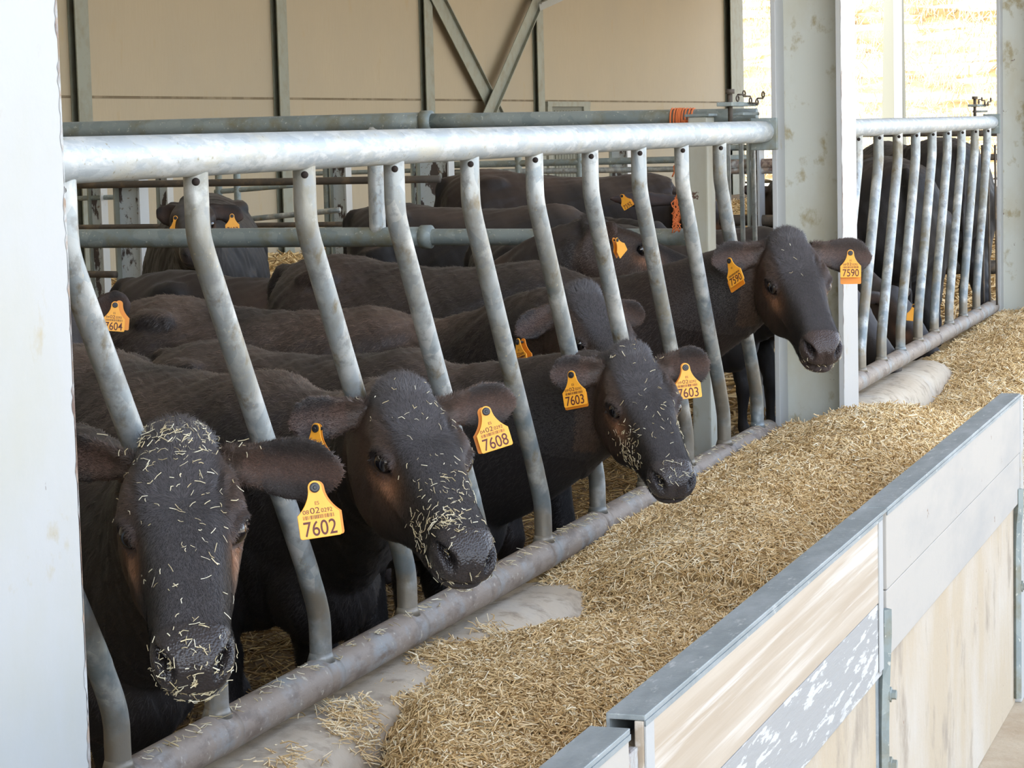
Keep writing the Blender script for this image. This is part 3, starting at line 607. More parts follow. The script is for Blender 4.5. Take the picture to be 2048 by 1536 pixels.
    # --- head, eyelids, ears
    loft(bm, [[HW(p) for p in r] for r in head_rings()])
    bmesh.ops.create_uvsphere(bm, u_segments=20, v_segments=14, radius=1, matrix=Matrix.LocRotScale(HW((-.012, 0, .040)), HM.to_quaternion(), V((.046, .056, .034))*hs))
    for s in (-1, 1):
        if vox < .01:      # brow and lids
            pts = [];
            for q in range(21):
                a = math.pi*(-.08+1.16*q/20); pts.append(HW((.166-.030*math.cos(a), s*(.0850+.42*(.030*math.cos(a))+.001*math.sin(a)), .005+.0210*math.sin(a))))
            tube(bm, pts, [.0040+.0025*math.sin(math.pi*q/20) for q in range(21)], 8)
            pts = []
            for q in range(17):
                a = math.pi*(q/16); pts.append(HW((.166-.030*math.cos(a), s*(.0835+.42*(.030*math.cos(a))-.001*math.sin(a)), .003-.0185*math.sin(a))))
            tube(bm, pts, [.0042+.0025*math.sin(math.pi*q/16) for q in range(17)], 8)
    EB = []
    for s, e in zip((-1, 1), ears or (None, None)):
        b = HW((-.002, s*.070, .016))
        if e is None: e = (HW((-.03, s*.235, .0)), hf*.8+hu*.2, .095, 1)
        loft(bm, ear_rings(b, e[0], e[1], e[2]*1.0, thick=max(.011, vox*2.4)))
        EB.append((b, V(e[0])))
    me = voxel(bm, vox, name, 2 if vox < .009 else 1)
    # --- sculpt the face in head space
    nv = len(me.vertices); co_ = np.empty(nv*3, np.float32); me.vertices.foreach_get('co', co_); co_ = co_.reshape(-1, 3).astype(float)
    HMn = np.array(HM); hon = np.array(ho)
    ed = np.empty(len(me.edges)*2, np.int32); me.edges.foreach_get('vertices', ed); ed = ed.reshape(-1, 2); deg = np.bincount(ed.ravel(), minlength=nv)[:, None]+1e-9
    l0 = (co_-hon) @ HMn / hs; wt = np.clip((np.abs(l0[:, 1])-.105)/.02, 0, 1)+np.clip((-.02-l0[:, 0])/.06, 0, 1); wt = np.clip(wt, 0, 1)[:, None]
    for it in range(9):          # even out trunk and ears, leave the face crisp
        acc = np.stack([np.bincount(ed[:, 0], co_[ed[:, 1], k_], nv)+np.bincount(ed[:, 1], co_[ed[:, 0], k_], nv) for k_ in range(3)], 1)/deg
        co_ += (acc-co_)*.6*wt
    me.vertices.foreach_set('co', co_.astype(np.float32).ravel()); me.update()
    loc = (co_-hon) @ HMn / hs
    x, y, z = loc.T; ay = np.abs(y); inh = (x > -.06) & (x < .52) & (ay < .13) & (z > -.22) & (z < .12)
    d = np.zeros_like(loc)
    if vox < .01:
        # eye hollow in front of and under the eye
        g = np.exp(-(((x-.185)/.022)**2+((z+.004)/.016)**2)); d[:, 1] -= np.sign(y)*.006*g*(ay > .05)
        g = (((x-.167)/.025)**2+((z-.004)/.0165)**2); d[:, 1] -= np.sign(y)*.016*smooth01(1.3-g)*(ay > .055); d[:, 0] -= .008*smooth01(1.3-g)*(ay > .055)
        # facial crest below the eye
        g = np.exp(-(((z+.038)/.012)**2))*smooth01((x-.17)/.03)*smooth01((.33-x)/.05); d[:, 1] += np.sign(y)*.0035*g*(ay > .03)*(z < 0)
        # jaw muscle line
        g = np.exp(-(((x-.135-.25*(z+.12))/.015)**2))*smooth01((-.05-z)/.03); d[:, 1] -= np.sign(y)*.004*g*(ay > .05)
        # nostrils: comma shaped
        u = (ay-.0405)*.70+(z+.002)*.714; v = -(ay-.0405)*.714+(z+.002)*.70+.25*(((ay-.0405)*.70+(z+.002)*.714)**2)/.015
        g = np.exp(-((u/.018)**2+(v/.0085)**2)**1.2)*(x > .40); d[:, 0] -= .034*g; d[:, 1] -= np.sign(y)*.004*g
        g2 = np.exp(-((((u-.002)/.024)**2+((v-.001)/.017)**2)))*(x > .39); d[:, 0] += .0085*(g2-g)*(x > .41)
        # philtrum and mouth line
        d[:, 0] -= .003*np.exp(-(y/.004)**2)*(x > .44)*(z < .0)
        mz = -.052+.018*smooth01((.46-x)/.12)*0-.012*smooth01((.44-x)/.08); g = np.exp(-((z-mz)/.0042)**2)*smooth01((x-.335)/.03)
        inw = np.stack([np.where(x > .45, -1, -.2), -np.sign(y)*np.where(x > .46, .3, 1), 0*x], 1); d += inw*(.0085*(1+mouth)*g)[:, None]
        if mouth: d[:, 2] -= .012*mouth*smooth01((mz-z)/.01)*smooth01((x-.30)/.12)
        # brow wrinkles
        g = smooth01((.02-np.abs(x-.11))/.02)*0
        wr = np.sin(ay*330+x*60)*smooth01((ay-.03)/.02)*smooth01((.085-ay)/.01)*smooth01((x-.06)/.03)*smooth01((.14-x)/.02)*(z > .02); d[:, 2] += .0015*wr
        # neck folds just behind the jaw
    d[~inh] = 0
    nzn = vnoise(co_[:, 0]*1.0+seed, co_[:, 1]+co_[:, 2]*.7, 38)*.0012+vnoise(co_[:, 2]+seed, co_[:, 1]*1.1-co_[:, 0], 17)*.0016
    nx_ = np.empty(nv*3, np.float32); me.vertices.foreach_get('normal', nx_); nx_ = nx_.reshape(-1, 3).astype(float)
    bodyamp = np.where(inh, .7, np.where((x > -.2) & (ay > .09), .4, 3.2))
    # neck skin folds
    nf = smooth01((.0-x)/.06)*smooth01((x+.5)/.1)*(~inh)*(ay < .115)*smooth01((.04-z)/.05); folds = np.sin((x+.35*z)*95+2*np.sin(z*20))*.0013*nf
    co_ = co_+(d*hs) @ HMn.T+nx_*(nzn*bodyamp+folds)[:, None]
    me.vertices.foreach_set('co', co_.astype(np.float32).ravel()); me.update(); me.shade_smooth()
    # --- coat colour
    c4 = np.ones((nv, 4)); base = np.tile(HIDE, (nv, 1))
    br = np.array([.060, .030, .017]); dk = np.array([.012, .010, .010])
    def mixc(c, t, a): return c*(1-t[:, None])+a[None]*t[:, None]
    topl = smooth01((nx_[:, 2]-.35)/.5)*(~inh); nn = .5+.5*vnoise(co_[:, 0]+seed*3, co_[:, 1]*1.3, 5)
    base = mixc(base, topl*(.25+.55*backtone)*nn, np.array([.15, .105, .080]))  # brown back hair, lightened on upward faces to paint in top light
    base = mixc(base, np.full(nv, brown)*smooth01(.4+.6*vnoise(co_[:, 0], co_[:, 2]+seed, 4)), br)
    if True:
        side = smooth01((ay-.05)/.03)*inh
        base = mixc(base, side*.60*smooth01((.42-x)/.1), np.array([.050, .029, .018]))
        e = np.exp(-(((x-.192)/.045)**2+((z+.016)/.026)**2))*inh*(ay > .045); base = mixc(base, np.clip(e*1.1, 0, 1), np.array([.23, .110, .058]))
        e = np.exp(-((((x-.166)/.037)**2+((z-.006)/.028)**2)**2))*inh*(ay > .055); base = mixc(base, np.clip(e*1.2, 0, 1), np.array([.010, .008, .008]))
        face = inh*smooth01((z-.01)/.03)*smooth01((.065-ay)/.02); base = mixc(base, face*.8, np.array([.046, .043, .045]))
        muz = smooth01((x-.405-.25*np.clip(z-.01, 0, 1))/.018)*inh; base = mixc(base, muz*.9, np.array([.040, .034, .033])); base = mixc(base, muz*brown*1.6, np.array([.060, .036, .030]))
        u = (ay-.0405)*.70+(z+.002)*.714; v = -(ay-.0405)*.714+(z+.002)*.70+.25*(u**2)/.015
        g = np.clip(np.exp(-((u/.020)**2+(v/.0095)**2)**1.2)*1.4, 0, 1)*(x > .405)*inh; base = mixc(base, g, np.array([.006, .004, .004]))
        mz = -.052-.012*smooth01((.44-x)/.08); g = np.exp(-((z-mz)/.004)**2)*smooth01((x-.345)/.03)*inh; base = mixc(base, g*.8, np.array([.012, .007, .006]))
        c4[:, 3] = 1-muz*(z > -.045)*.95
    # inside of the ears brownish
    for (b, t), e in zip(EB, ears or (None, None)):
        b = np.array(b); t = np.array(t); L = np.linalg.norm(t-b); a_ = (t-b)/L; q = co_-b; s_ = q @ a_; rad = np.linalg.norm(q-s_[:, None]*a_, axis=1)
        m_ = ((s_ > .03) & (s_ < L*1.1) & (rad < .075)).astype(float)*(ay > .095); cc = smooth01((.035-rad)/.03)*m_
        base = mixc(base, cc*.6, np.array([.075, .040, .028])); base = mixc(base, m_*.15, np.array([.05, .04, .038]))
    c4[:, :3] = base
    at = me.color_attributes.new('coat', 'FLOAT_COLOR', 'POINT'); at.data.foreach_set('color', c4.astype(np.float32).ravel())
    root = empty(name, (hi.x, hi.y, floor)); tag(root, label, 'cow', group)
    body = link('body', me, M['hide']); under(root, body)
    # --- eyes
    for s in (-1, 1):
        bm = bmesh.new(); bmesh.ops.create_uvsphere(bm, u_segments=24, v_segments=16, radius=.0225*hs, matrix=Matrix.Translation(HW((.162, s*.074, .004) if vox < .01 else (.162, s*.066, .004))))
        under(root, obj('eye', bm, M['eye'], smooth=True))
    # --- coat hair
    if fur or bodyfur:
        me.calc_loop_triangles(); nt_ = len(me.loop_triangles); tri = np.empty(nt_*3, np.int32); me.loop_triangles.foreach_get('vertices', tri); tri = tri.reshape(-1, 3)
        A, B, Cc = co_[tri[:, 0]], co_[tri[:, 1]], co_[tri[:, 2]]; nr = np.cross(B-A, Cc-A); ar = np.linalg.norm(nr, axis=1)+1e-12; nr /= ar[:, None]; cen = (A+B+Cc)/3
        face_cam = ((C3-cen)*nr).sum(1) > -.15*np.linalg.norm(C3-cen, axis=1)
        lc = (cen-hon) @ HMn / hs; ishead = (lc[:, 0] > -.16) & (np.abs(lc[:, 1]) < .34) & (lc[:, 2] > -.25) & (lc[:, 0] < .5) & ((np.abs(lc[:, 1]) > .09) | (lc[:, 0] > -.09))
        for cnt, selm, ln, wd, nm in ((int(fur*1.5), ishead, .0100, .0008, 'face_hair'), (int(bodyfur*1.4), ~ishead, .019, .0014, 'coat_hair')):
            if not cnt: continue
            muzz = lc[:, 0] > .415
            eyeh = ((lc[:, 0]-.167)/.029)**2+((lc[:, 2]-.004)/.020)**2 < 1
            wgt = ar*selm*face_cam*np.where(muzz, .0, 1)*np.where(eyeh & (np.abs(lc[:, 1]) > .05), 0, 1); wgt /= wgt.sum(); idx = rg.choice(len(ar), cnt, p=wgt)
            r1 = np.sqrt(rg.random(cnt)); r2 = rg.random(cnt); P = A[idx]*(1-r1)[:, None]+B[idx]*(r1*(1-r2))[:, None]+Cc[idx]*(r1*r2)[:, None]; Nn = nr[idx]; l_ = lc[idx]
            # lie of the hair: outward from the whorl between the eyes; back and down on the trunk
            fl = l_-np.array([.145, 0, .05]); fl = fl/np.linalg.norm(fl, axis=1, keepdims=True); flw = fl @ HMn.T
            bdir = np.array([-ax.x*.7, -ax.y*.7, -.6])
            FL = flw if nm == 'face_hair' else np.tile(bdir, (cnt, 1))
            FL = FL+rg.normal(0, .28, (cnt, 3)); FL -= Nn*(FL*Nn).sum(1, keepdims=True); FL /= np.linalg.norm(FL, axis=1, keepdims=True)+1e-9
            poll = (np.exp(-(((l_[:, 0]+.015)/.045)**2+(l_[:, 1]/.065)**2))*(l_[:, 2] > .02) if nm == 'face_hair' else np.zeros(cnt))
            earm = (np.abs(l_[:, 1]) > .11).astype(float) if nm == 'face_hair' else np.zeros(cnt)
            ln_ = ln*rg.uniform(.6, 1.4, cnt)*(1+1.9*poll-.35*earm); lift = .20+.6*poll+.10*earm
            S = np.cross(FL, Nn); D1 = FL+Nn*lift[:, None]; D2 = FL+Nn*(lift*.3)[:, None]+S*(rg.normal(0, .35, cnt)*(1+2*poll))[:, None]
            D1 /= np.linalg.norm(D1, axis=1, keepdims=True); D2 /= np.linalg.norm(D2, axis=1, keepdims=True)
            h = (wd/2)*rg.uniform(.7, 1.2, cnt)*(1+.5*poll)
            v0 = P-S*h[:, None]-Nn*.0005; v1 = P+S*h[:, None]-Nn*.0005; m0 = P+D1*(ln_*.5)[:, None]-S*(h*.8)[:, None]; m1 = P+D1*(ln_*.5)[:, None]+S*(h*.8)[:, None]; tp = P+D1*(ln_*.5)[:, None]+D2*(ln_*.5)[:, None]
            vs = np.stack([v0, v1, m1, m0, tp], 1).reshape(-1, 3); bb = (np.arange(cnt)*5)[:, None]
            q = bb+np.array([0, 1, 2, 3]); t3 = bb+np.array([3, 2, 4]); ff = np.concatenate([np.concatenate([q, t3], 1)]).ravel(); sz = np.tile([4, 3], cnt)
            hm = mesh_np(nm, vs, ff, sz); hc = base[tri[idx, 0]]; lum = rg.uniform(.7, 2.0, cnt)[:, None]
            hc = hc*(lum*1.22 if nm == 'face_hair' else lum*1.2)+(np.array([.010, .009, .009]) if nm == 'face_hair' else np.array([.002, .002, .002])); hc = hc*(1-.35*poll[:, None])+np.array([.075, .062, .052])*(.35*poll[:, None])
            cc = np.ones((cnt, 5, 4)); cc[:, :, :3] = hc[:, None, :]
            a2 = hm.color_attributes.new('coat', 'FLOAT_COLOR', 'POINT'); a2.data.foreach_set('color', cc.astype(np.float32).ravel())
            under(root, link(nm, hm, M['fur'], smooth=False))
    root_info = dict(root=root, HW=HW, hf=hf, hu=hu, hl=hl, hs=hs, co=co_, no=nx_, loc=(co_-hon) @ HMn / hs, EB=EB)
    return root_info
def dirt(info, spots, label, seed=0, L=.012, W_=.0016):
    """straw scraps caught in the hair; spots = (centre in head space, spread, count)"""
    P = []; N = []; rg = np.random.default_rng(seed)
    for c, sp, n_ in spots:
        q = rg.normal(0, 1, (n_, 3))*np.array(sp)+np.array(c)
        for a in q:
            i = int(np.argmin(((info['loc']-a)**2).sum(1))); P.append(info['co'][i]+info['no'][i]*(.003+.008*(info['loc'][i, 0] < .02))); N.append(info['no'][i])
    P = np.array(P); N = np.array(N); n = len(P); T = rg.normal(0, 1, (n, 3)); T -= N*(T*N).sum(1, keepdims=True); T /= np.linalg.norm(T, axis=1, keepdims=True)
    me = straws('straw_scraps', P, T+N*rg.normal(0, .18, n)[:, None], rg.normal(0, 1, (n, 3)), rg.uniform(L*.4, L*1.5, n), W_*rg.uniform(.5, 1.2, n), rg.normal(0, .16, n), rg.uniform(.2, 1, n), M['straw_pale'])
    return tag(link('straw_scraps', me, smooth=False), label, 'straw', kind='stuff')

# ------------------------------------------------------------------ ear tags
OUT = [(-.0055, .0), (0, .0)]
def tag_outline():
    pts = []
    for k in range(13):                       # round top
        a = math.pi*(k/12); pts.append((-.0105*math.cos(a), .0105*math.sin(a)))
    for t in np.linspace(0, 1, 10)[1:]:       # right shoulder flares out
        pts.append((.0105+.0215*(t**1.9), -.040*t-.004*(1-t)*t))
    for k in range(5): a = k/4*math.pi/2; pts.append((.032-.004*(1-math.cos(a)), -.072-.004*math.sin(a)))
    for k in range(5): a = k/4*math.pi/2; pts.append((-.028-.004*math.sin(a), -.076+.004*(1-math.cos(a))))
    for t in np.linspace(1, 0, 10)[:-1]: pts.append((-.0105-.0215*(t**1.9), -.040*t-.004*(1-t)*t))
    return pts
def plate_bm(th=.0024, sy=1.0):
    bm = bmesh.new(); o = tag_outline(); lo = [bm.verts.new((x, y*sy, -th/2)) for x, y in o]; hi = [bm.verts.new((x, y*sy, th/2)) for x, y in o]; n = len(o)
    bm.faces.new(lo[::-1]); bm.faces.new(hi)
    for k in range(n): bm.faces.new((lo[k], lo[(k+1) % n], hi[(k+1) % n], hi[k]))
    return bm
def text_mesh(s, size, x, y, wdt=None):
    cu = bpy.data.curves.new('t', 'FONT'); cu.body = s; cu.size = size; cu.align_x = 'CENTER'; cu.extrude = .0002; cu.offset = .0002 if size > .02 else 0
    o = bpy.data.objects.new('t', cu); COL.objects.link(o); bpy.context.view_layer.update()
    me = bpy.data.meshes.new_from_object(o.evaluated_get(bpy.context.evaluated_depsgraph_get())); bpy.data.objects.remove(o)
    w_ = max(v.co.x for v in me.vertices)-min(v.co.x for v in me.vertices); f = (wdt/w_) if wdt else 1
    for v in me.vertices: v.co = V((v.co.x*f+x, v.co.y+y, v.co.z+.0014))
    return me
def ear_tag(hole, toward, roll, num, code, label, size=1.0, back=(0.0, 0.0), group=None, simple=False, hidden_back=True):
    """hole = pin position; toward = facing direction; roll = turn in the tag plane (radians)"""
    z = V(toward).normalized(); x = V((0, 0, 1)).cross(z).normalized(); y = z.cross(x); Rm = Matrix((x, y, z)).transposed() @ Matrix.Rotation(roll, 3, 'Z')
    root = empty('ear_tag', hole); root.matrix_world = Matrix.LocRotScale(V(hole), Rm.to_quaternion(), V((size,)*3)); tag(root, label, 'ear tag', group)
    bm = plate_bm(); pl = obj('plate', bm, M['tag'], root)
    md = pl.modifiers.new('b', 'BEVEL'); md.width = .0007; md.segments = 2
    if hidden_back:
        bm = plate_bm(.002, .98); b2 = obj('back_plate', bm, M['tag_back'], root); b2.location = (back[0], back[1], -.018); tag(b2, 'darker orange back plate')
    bm = bmesh.new(); tube(bm, [(0, 0, -.017), (0, 0, .002), (0, 0, .0035)], [.0035, .0035, .003], 12); tube(bm, [(0, 0, .001), (0, 0, .0035), (0, 0, .0042)], [.0078, .0078, .006], 20); tube(bm, [(0, 0, .004), (0, 0, .0056)], [.0032, .0022], 12)
    obj('stud', bm, M['rubber'], root, smooth=False)
    if num:
        me = text_mesh(num, .0320, 0, -.0722, .050 if len(num) == 4 else None); link('number', me, M['ink'], root, smooth=False)
        if not simple:
            parts = [('ES', .0075, 0, -.0260, None)]
            if code: parts += [(code[0], .0090, -.0185, -.0385, .0095), (code[1], .0130, -.0045, -.0388, .0145), (code[2], .0090, .0135, -.0385, .0170)]
            for s, sz, xx, yy, ww in parts: link('lettering', text_mesh(s, sz, xx, yy, ww), M['ink'], root, smooth=False)
            bm = bmesh.new(); xx = -.024; r_ = random.Random(int(num[-2:]))
            while xx < .024:
                w_ = r_.choice((.0004, .0008, .0013)); box(bm, (xx, -.0470, .0012), (xx+w_, -.0412, .0015)); xx += w_+r_.choice((.0006, .001, .0013))
            obj('barcode', bm, M['ink'], root)
    return root

# ================================================================== THE ANIMALS IN PLACE
CAM = V(C3)
def tocam(P, side=0, up=0):
    d = (CAM-V(P)).normalized(); return (d+V(RR)*side+V((0, 0, 1))*up).normalized()
def pt(x, y, D): return atD(x, y, D)
# A: 7602, facing the camera at the left
hA = (V((.10, .143, .497)), (.434, -.784, -.445), (.227, -.383, .896), 1.0)
dA = depth_of(hA[0])
A = cow('cow', hA, ((-.48, .78, .49), (-1.25, 1.12, .50)), seed=1, vox=.0052, fur=60000, bodyfur=26000,
        label='black cow nearest the camera, face dusted with straw, tag 7602 in its ear',
        ears=((pt(95, 905, dA+.05), tocam(hA[0], -.3, -.2), .085, 1), (pt(690, 945, dA-.02), tocam(hA[0], .1, -.25), .112, 1)))
# B: 7608
hB = (V((.10, 1.072, .470)), (.557, -.709, -.433), (.349, -.273, .897), 1.0)
dB = depth_of(hB[0])
B = cow('cow', hB, ((-.48, 1.72, .49), (-1.12, 2.02, .515)), seed=2, vox=.0055, fur=60000, bodyfur=40000, backtone=.6,
        label='black cow with straw on its nose, its two ears tagged 7608',
        ears=((pt(573, 850, dB-.02), tocam(hB[0], -.15, -.1), .100, 1), (pt(1036, 800, dB+.05), tocam(hB[0], .25, -.15), .100, 1)))
# C: 7603
hC = (V((.165, 2.41, .416)), (.464, -.745, -.479), (.265, -.399, .878), .935)
dC = depth_of(hC[0])
C = cow('cow', hC, ((-.50, 2.62, .455), (-1.15, 2.82, .45)), nk=.15, seed=3, vox=.0058, fur=55000, bodyfur=22000, backtone=.3,
        label='curly browed black cow lowering its head between the bars, tags 7603',
        ears=((pt(1098, 752, dC-.02), tocam(hC[0], -.2, -.1), .105, 1), (pt(1424, 728, dC+.01), tocam(hC[0], .2, -.1), .110, 1)))
# E: 7590
hE = (V((.197, 4.005, .612)), (.400, -.757, -.516), (.270, -.440, .856), 1.035)
dE = depth_of(hE[0])
E_ = cow('cow', hE, ((-.66, 4.12, .60), (-1.36, 4.20, .615)), nk=.1, seed=4, vox=.0060, fur=50000, bodyfur=26000, brown=.25, mouth=1.0,
        label='tall cow with raised head beside the middle column, tags 7590',
        ears=((pt(1421, 524, dE-.03), tocam(hE[0], -.25, -.1), .115, 1), (pt(1746, 518, dE+.02), tocam(hE[0], .1, .1), .125, 1)))
# D: head half hidden behind 7603, inside the pen
pD = atD(1161, 622, 6.75)
hD = (pD, (.60, -.62, -.52), (.38, -.34, .86), 1.0)
dD = depth_of(pD)
D_ = cow('cow', hD, ((-.95, 3.48, .50), (-1.62, 3.50, .53)), seed=5, vox=.0065, fur=36000, bodyfur=30000, brown=.3, backtone=.7,
        label='brown browed cow half hidden behind the cow tagged 7603',
        ears=((pt(1030, 672, dD-.05), tocam(pD, -.6, -.1), .095, 1), (pt(1292, 640, dD+.05), tocam(pD, .2, -.1), .095, 1)))
# J: at the left, only an ear with tag 604 shows beside the bar
pJ = atD(130, 640, 7.0)
J_ = cow('cow', (pJ, (.35, -.8, -.5), (.2, -.42, .88), 1.0), (pJ+V((-.75, .25, -.04)), pJ+V((-1.6, .35, -.03))), seed=6, vox=.009,
        label='cow behind the first slanted bar, only its tagged ear in view',
        ears=(None, (pt(264, 602, 6.98), tocam(pJ, .1, 0), .11, 1)))
# F: low brown head behind the back of 7590
pF = atD(1185, 470, depth_of((-.62, 4.78, .64)))
F_ = cow('cow', (pF, (.80, .50, -.36), (.30, .2, .93), 1.0), (pF+V((-.75, .02, -.13)), pF+V((-1.6, .05, -.12))), seed=7, vox=.009, brown=.5, fur=9000, hw=.85,
        label='brownish cow whose head shows over the back of the tall cow',
        ears=((pt(1236, 466, depth_of(pF)-.12), (.7, -.6, 0), .085, 1), None))
# pen behind the divider
def bgcow(p_hip, p_wi, head, label, seed, ears=None, **kw):
    return cow('cow', head, (p_wi, p_hip), seed=seed, vox=.013, label=label, ears=ears, **kw)
hip = onZ(800, 405, .62); wi = onZ(1075, 432, .60); wi = V((hip.x+.85, hip.y+.15, .60))
bgcow(hip, wi, (V((wi.x+.62, wi.y-.05, .42)), (.8, .1, -.6), (.6, 0, .8), 1.0), 'dark cow just beyond the divider, its rump left of the third bar', 8, backtone=.4, hw=.9)
hip = onY(985, 338, 10.6); wi = onY(1290, 345, 10.9)
pH = V((wi.x+.40, wi.y-.25, .56))
H_ = bgcow(hip, wi, (pH, (.75, -.25, -.6), (.55, -.2, .8), 1.05), 'large cow with reddish rump standing under the orange twine', 9, brown=.35, backtone=.5,
      ears=((pt(1218, 398, depth_of(pH)-.3), tocam(pH, -.3), .11, 1), None))
pI = onY(385, 424, 6.7)
dI = depth_of(pI)
I_ = cow('cow', (pI, (.43, -.85, -.32), (.16, -.30, .94), 1.08), (pI+V((-.33, .74, .03)), pI+V((-.70, 1.55, .04))), seed=10, vox=.010, label='black cow facing forward in the far pen, both ears tagged', 
      ears=((pt(312, 440, dI-.02), tocam(pI, -.1), .11, 1), (pt(490, 436, dI), tocam(pI, .1), .11, 1)))
# right bay
for hip, lab, sd in ((V((-.46, 9.2, .83)), 'black cow standing broadside behind the right barrier, nearest of those there', 11), (V((-.62, 12.0, .90)), 'black cow with high back at the far side of the right pen', 12)):
    wi = hip+V((-.50, .80, -.02)); bgcow(hip, wi, (wi+V((-.38, .62, -.20)), (-.4, .6, -.6), (-.3, .45, .8), 1.05), lab, sd)
for (x, y, Y, lab, sd) in ((1775, 575, 7.15, 'cow feeding with lowered head behind the first bars of the right barrier', 13), (1862, 600, 8.45, 'cow feeding with lowered head farther along the right barrier', 14)):
    ph = onY(x, y, Y); ph.x = min(ph.x, -.30)
    bgcow(V((ph.x-1.55, Y+.38, .52)), V((ph.x-.72, Y+.28, .50)), (ph, (.62, -.25, -.74), (.62, -.2, .72), 1.0), lab, sd)

# ------------------------------------------------------------------ straw on the faces
dirt(A, [((.0, 0, .08), (.03, .05, .02), 150), ((.08, .0, .07), (.05, .05, .02), 34), ((.2, .01, .05), (.07, .045, .02), 36), ((.33, 0, .04), (.05, .035, .02), 16), ((.45, 0, -.01), (.02, .03, .025), 130), ((.455, 0, -.055), (.012, .025, .012), 60)], 'pale straw scraps stuck to the face tagged 7602', 1)
dirt(A, [((-.35, -.15, .0), (.14, .12, .06), 120)], 'straw crumbs on the neck and back left of the nearest head', 11)
dirt(B, [((.31, .0, .04), (.05, .04, .02), 80), ((.40, -.03, .03), (.02, .02, .015), 90), ((.36, -.05, -.02), (.03, .01, .02), 50), ((.1, .08, .02), (.08, .015, .03), 30), ((.0, 0, .07), (.03, .05, .02), 12), ((.45, 0, -.05), (.02, .04, .02), 60), ((.1, 0, .05), (.06, .05, .02), 18)], 'straw scraps stuck to the nose of the cow tagged 7608', 2)
dirt(C, [((.27, -.06, -.04), (.045, .01, .035), 120), ((.2, .08, .0), (.1, .01, .03), 60), ((.25, 0, .04), (.1, .03, .02), 26), ((.45, 0, .0), (.015, .03, .02), 40), ((.02, 0, .07), (.03, .04, .02), 14)], 'straw scraps on the cheek of the cow tagged 7603', 3)
dirt(E_, [((.45, .0, -.06), (.02, .04, .02), 50), ((.1, 0, .05), (.08, .05, .02), 5)], 'a few straw scraps round the mouth of the cow tagged 7590', 4)

# ------------------------------------------------------------------ tags
def tg(x, y, D, *a, side=0, up=0, **k):
    P = pt(x, y, D); return ear_tag(P, tocam(P, side, up), *a, **k)
tg(629, 975, dA-.055, .09, '7602', ('08', '02', '0292'), 'yellow ear tag 7602, the largest and nearest tag', side=.12, back=(.006, -.001), size=1.02)
tg(632, 857, dB-.060, -.02, '7608', ('04', '02', '0292'), 'yellow ear tag partly covered by the ear of the nearest cow', side=-.75, back=(-.010, -.001), size=1.0)
tg(972, 823, dB-.012, .26, '7608', ('04', '02', '0292'), 'yellow ear tag 7608 hanging clear in the right-hand ear of that cow', side=.15, back=(-.004, -.001), size=1.0)
tg(1143, 750, dC-.075, .20, '7603', ('09', '02', '0292'), 'yellow ear tag 7603 in the left-hand ear, hanging tilted', side=-.55, back=(-.008, -.006), size=1.0)
tg(1371, 735, dC-.035, .09, '7603', ('09', '02', '0292'), 'yellow ear tag 7603 in the right-hand ear of that cow', side=.1, back=(0, .001), size=1.0)
tg(1459, 522, dE-.085, .50, '7590', None, 'yellow ear tag of the tall cow seen nearly edge on', side=-1.1, back=(-.02, -.008), size=1.0)
tg(1701, 506, dE-.03, .0, '7590', ('08', '02', '0292'), 'yellow ear tag reading 7590', back=(0, -.022), size=.98)
tg(1036, 684, dD-.13, .28, '7601', ('08', '02', '0292'), 'narrow looking ear tag beside the brown half hidden head', side=-1.4, size=1.0)
tg(1262, 668, dD-.05, .0, '7601', None, 'yellow ear tag mostly hidden behind a bar above the curly head', side=.1, size=.95)
tg(230, 610, 6.93, -.12, '7604', ('04', '02', '0292'), 'yellow ear tag ending in 604 behind the first slanted bar', side=.1, back=(.014, .004), size=1.0)
tg(1234, 480, depth_of(pF)-.18, .6, None, None, 'small tag seen edge on above the tall cow', side=1.2, size=.8)
tg(1244, 392, depth_of(pH)-.34, .55, '7592', None, 'orange ear tag of the large cow under the twine', side=-.3, size=1.05, simple=True)
tg(351, 436, dI-.2, .1, '7607', None, 'left ear tag of the cow facing forward in the far pen', side=-.2, size=1.0, simple=True)
tg(464, 432, dI-.06, .0, '7607', None, 'right ear tag of the cow facing forward in the far pen', size=1.0, simple=True)
tg(1828, 612, 10.9, -.1, None, None, 'small ear tag in the right pen behind the bars', size=.9)

# ------------------------------------------------------------------ divider gate across the pen, at right angles to the barrier
def rail(name, a, b, r, m, parent=None, n=14, sleeve=None):
    bm = bmesh.new(); tube(bm, [V(a).lerp(V(b), k/10) for k in range(11)], r, n)
    if sleeve:
        d = (V(b)-V(a)).normalized(); c = V(a).lerp(V(b), sleeve); tube(bm, [c-d*.02, c+d*.02], r*1.18, n)
    o = obj(name, bm, m, smooth=True)
    return under(parent, o) if parent else o
YD = 5.05
dv = empty('divider_gate', (-1.5, YD, GZ)); tag(dv, 'round galvanised divider rails crossing the pen behind the tall cow', 'gate')
a = onY(60, 478, YD); b = onY(1375, 474, YD); c = onY(805, 474, YD)
rail('lower_rail', c, b, .0305, M['galv_dull'], dv); rail('lower_rail', a, c+V((.12, 0, 0)), .0365, M['galv_dull'], dv, sleeve=.985)
a = onY(60, 264, YD); b = onY(1514, 233, YD); c = onY(862, 243, YD)
rail('upper_rail', c, b, .029, M['galv_dull'], dv); rail('upper_rail', a, c, .0345, M['galv_dull'], dv, sleeve=.99)
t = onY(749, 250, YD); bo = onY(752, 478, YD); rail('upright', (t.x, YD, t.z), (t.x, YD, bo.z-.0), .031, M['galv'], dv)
x0 = onY(1400, 300, YD).x; x1 = onY(1437, 300, YD).x
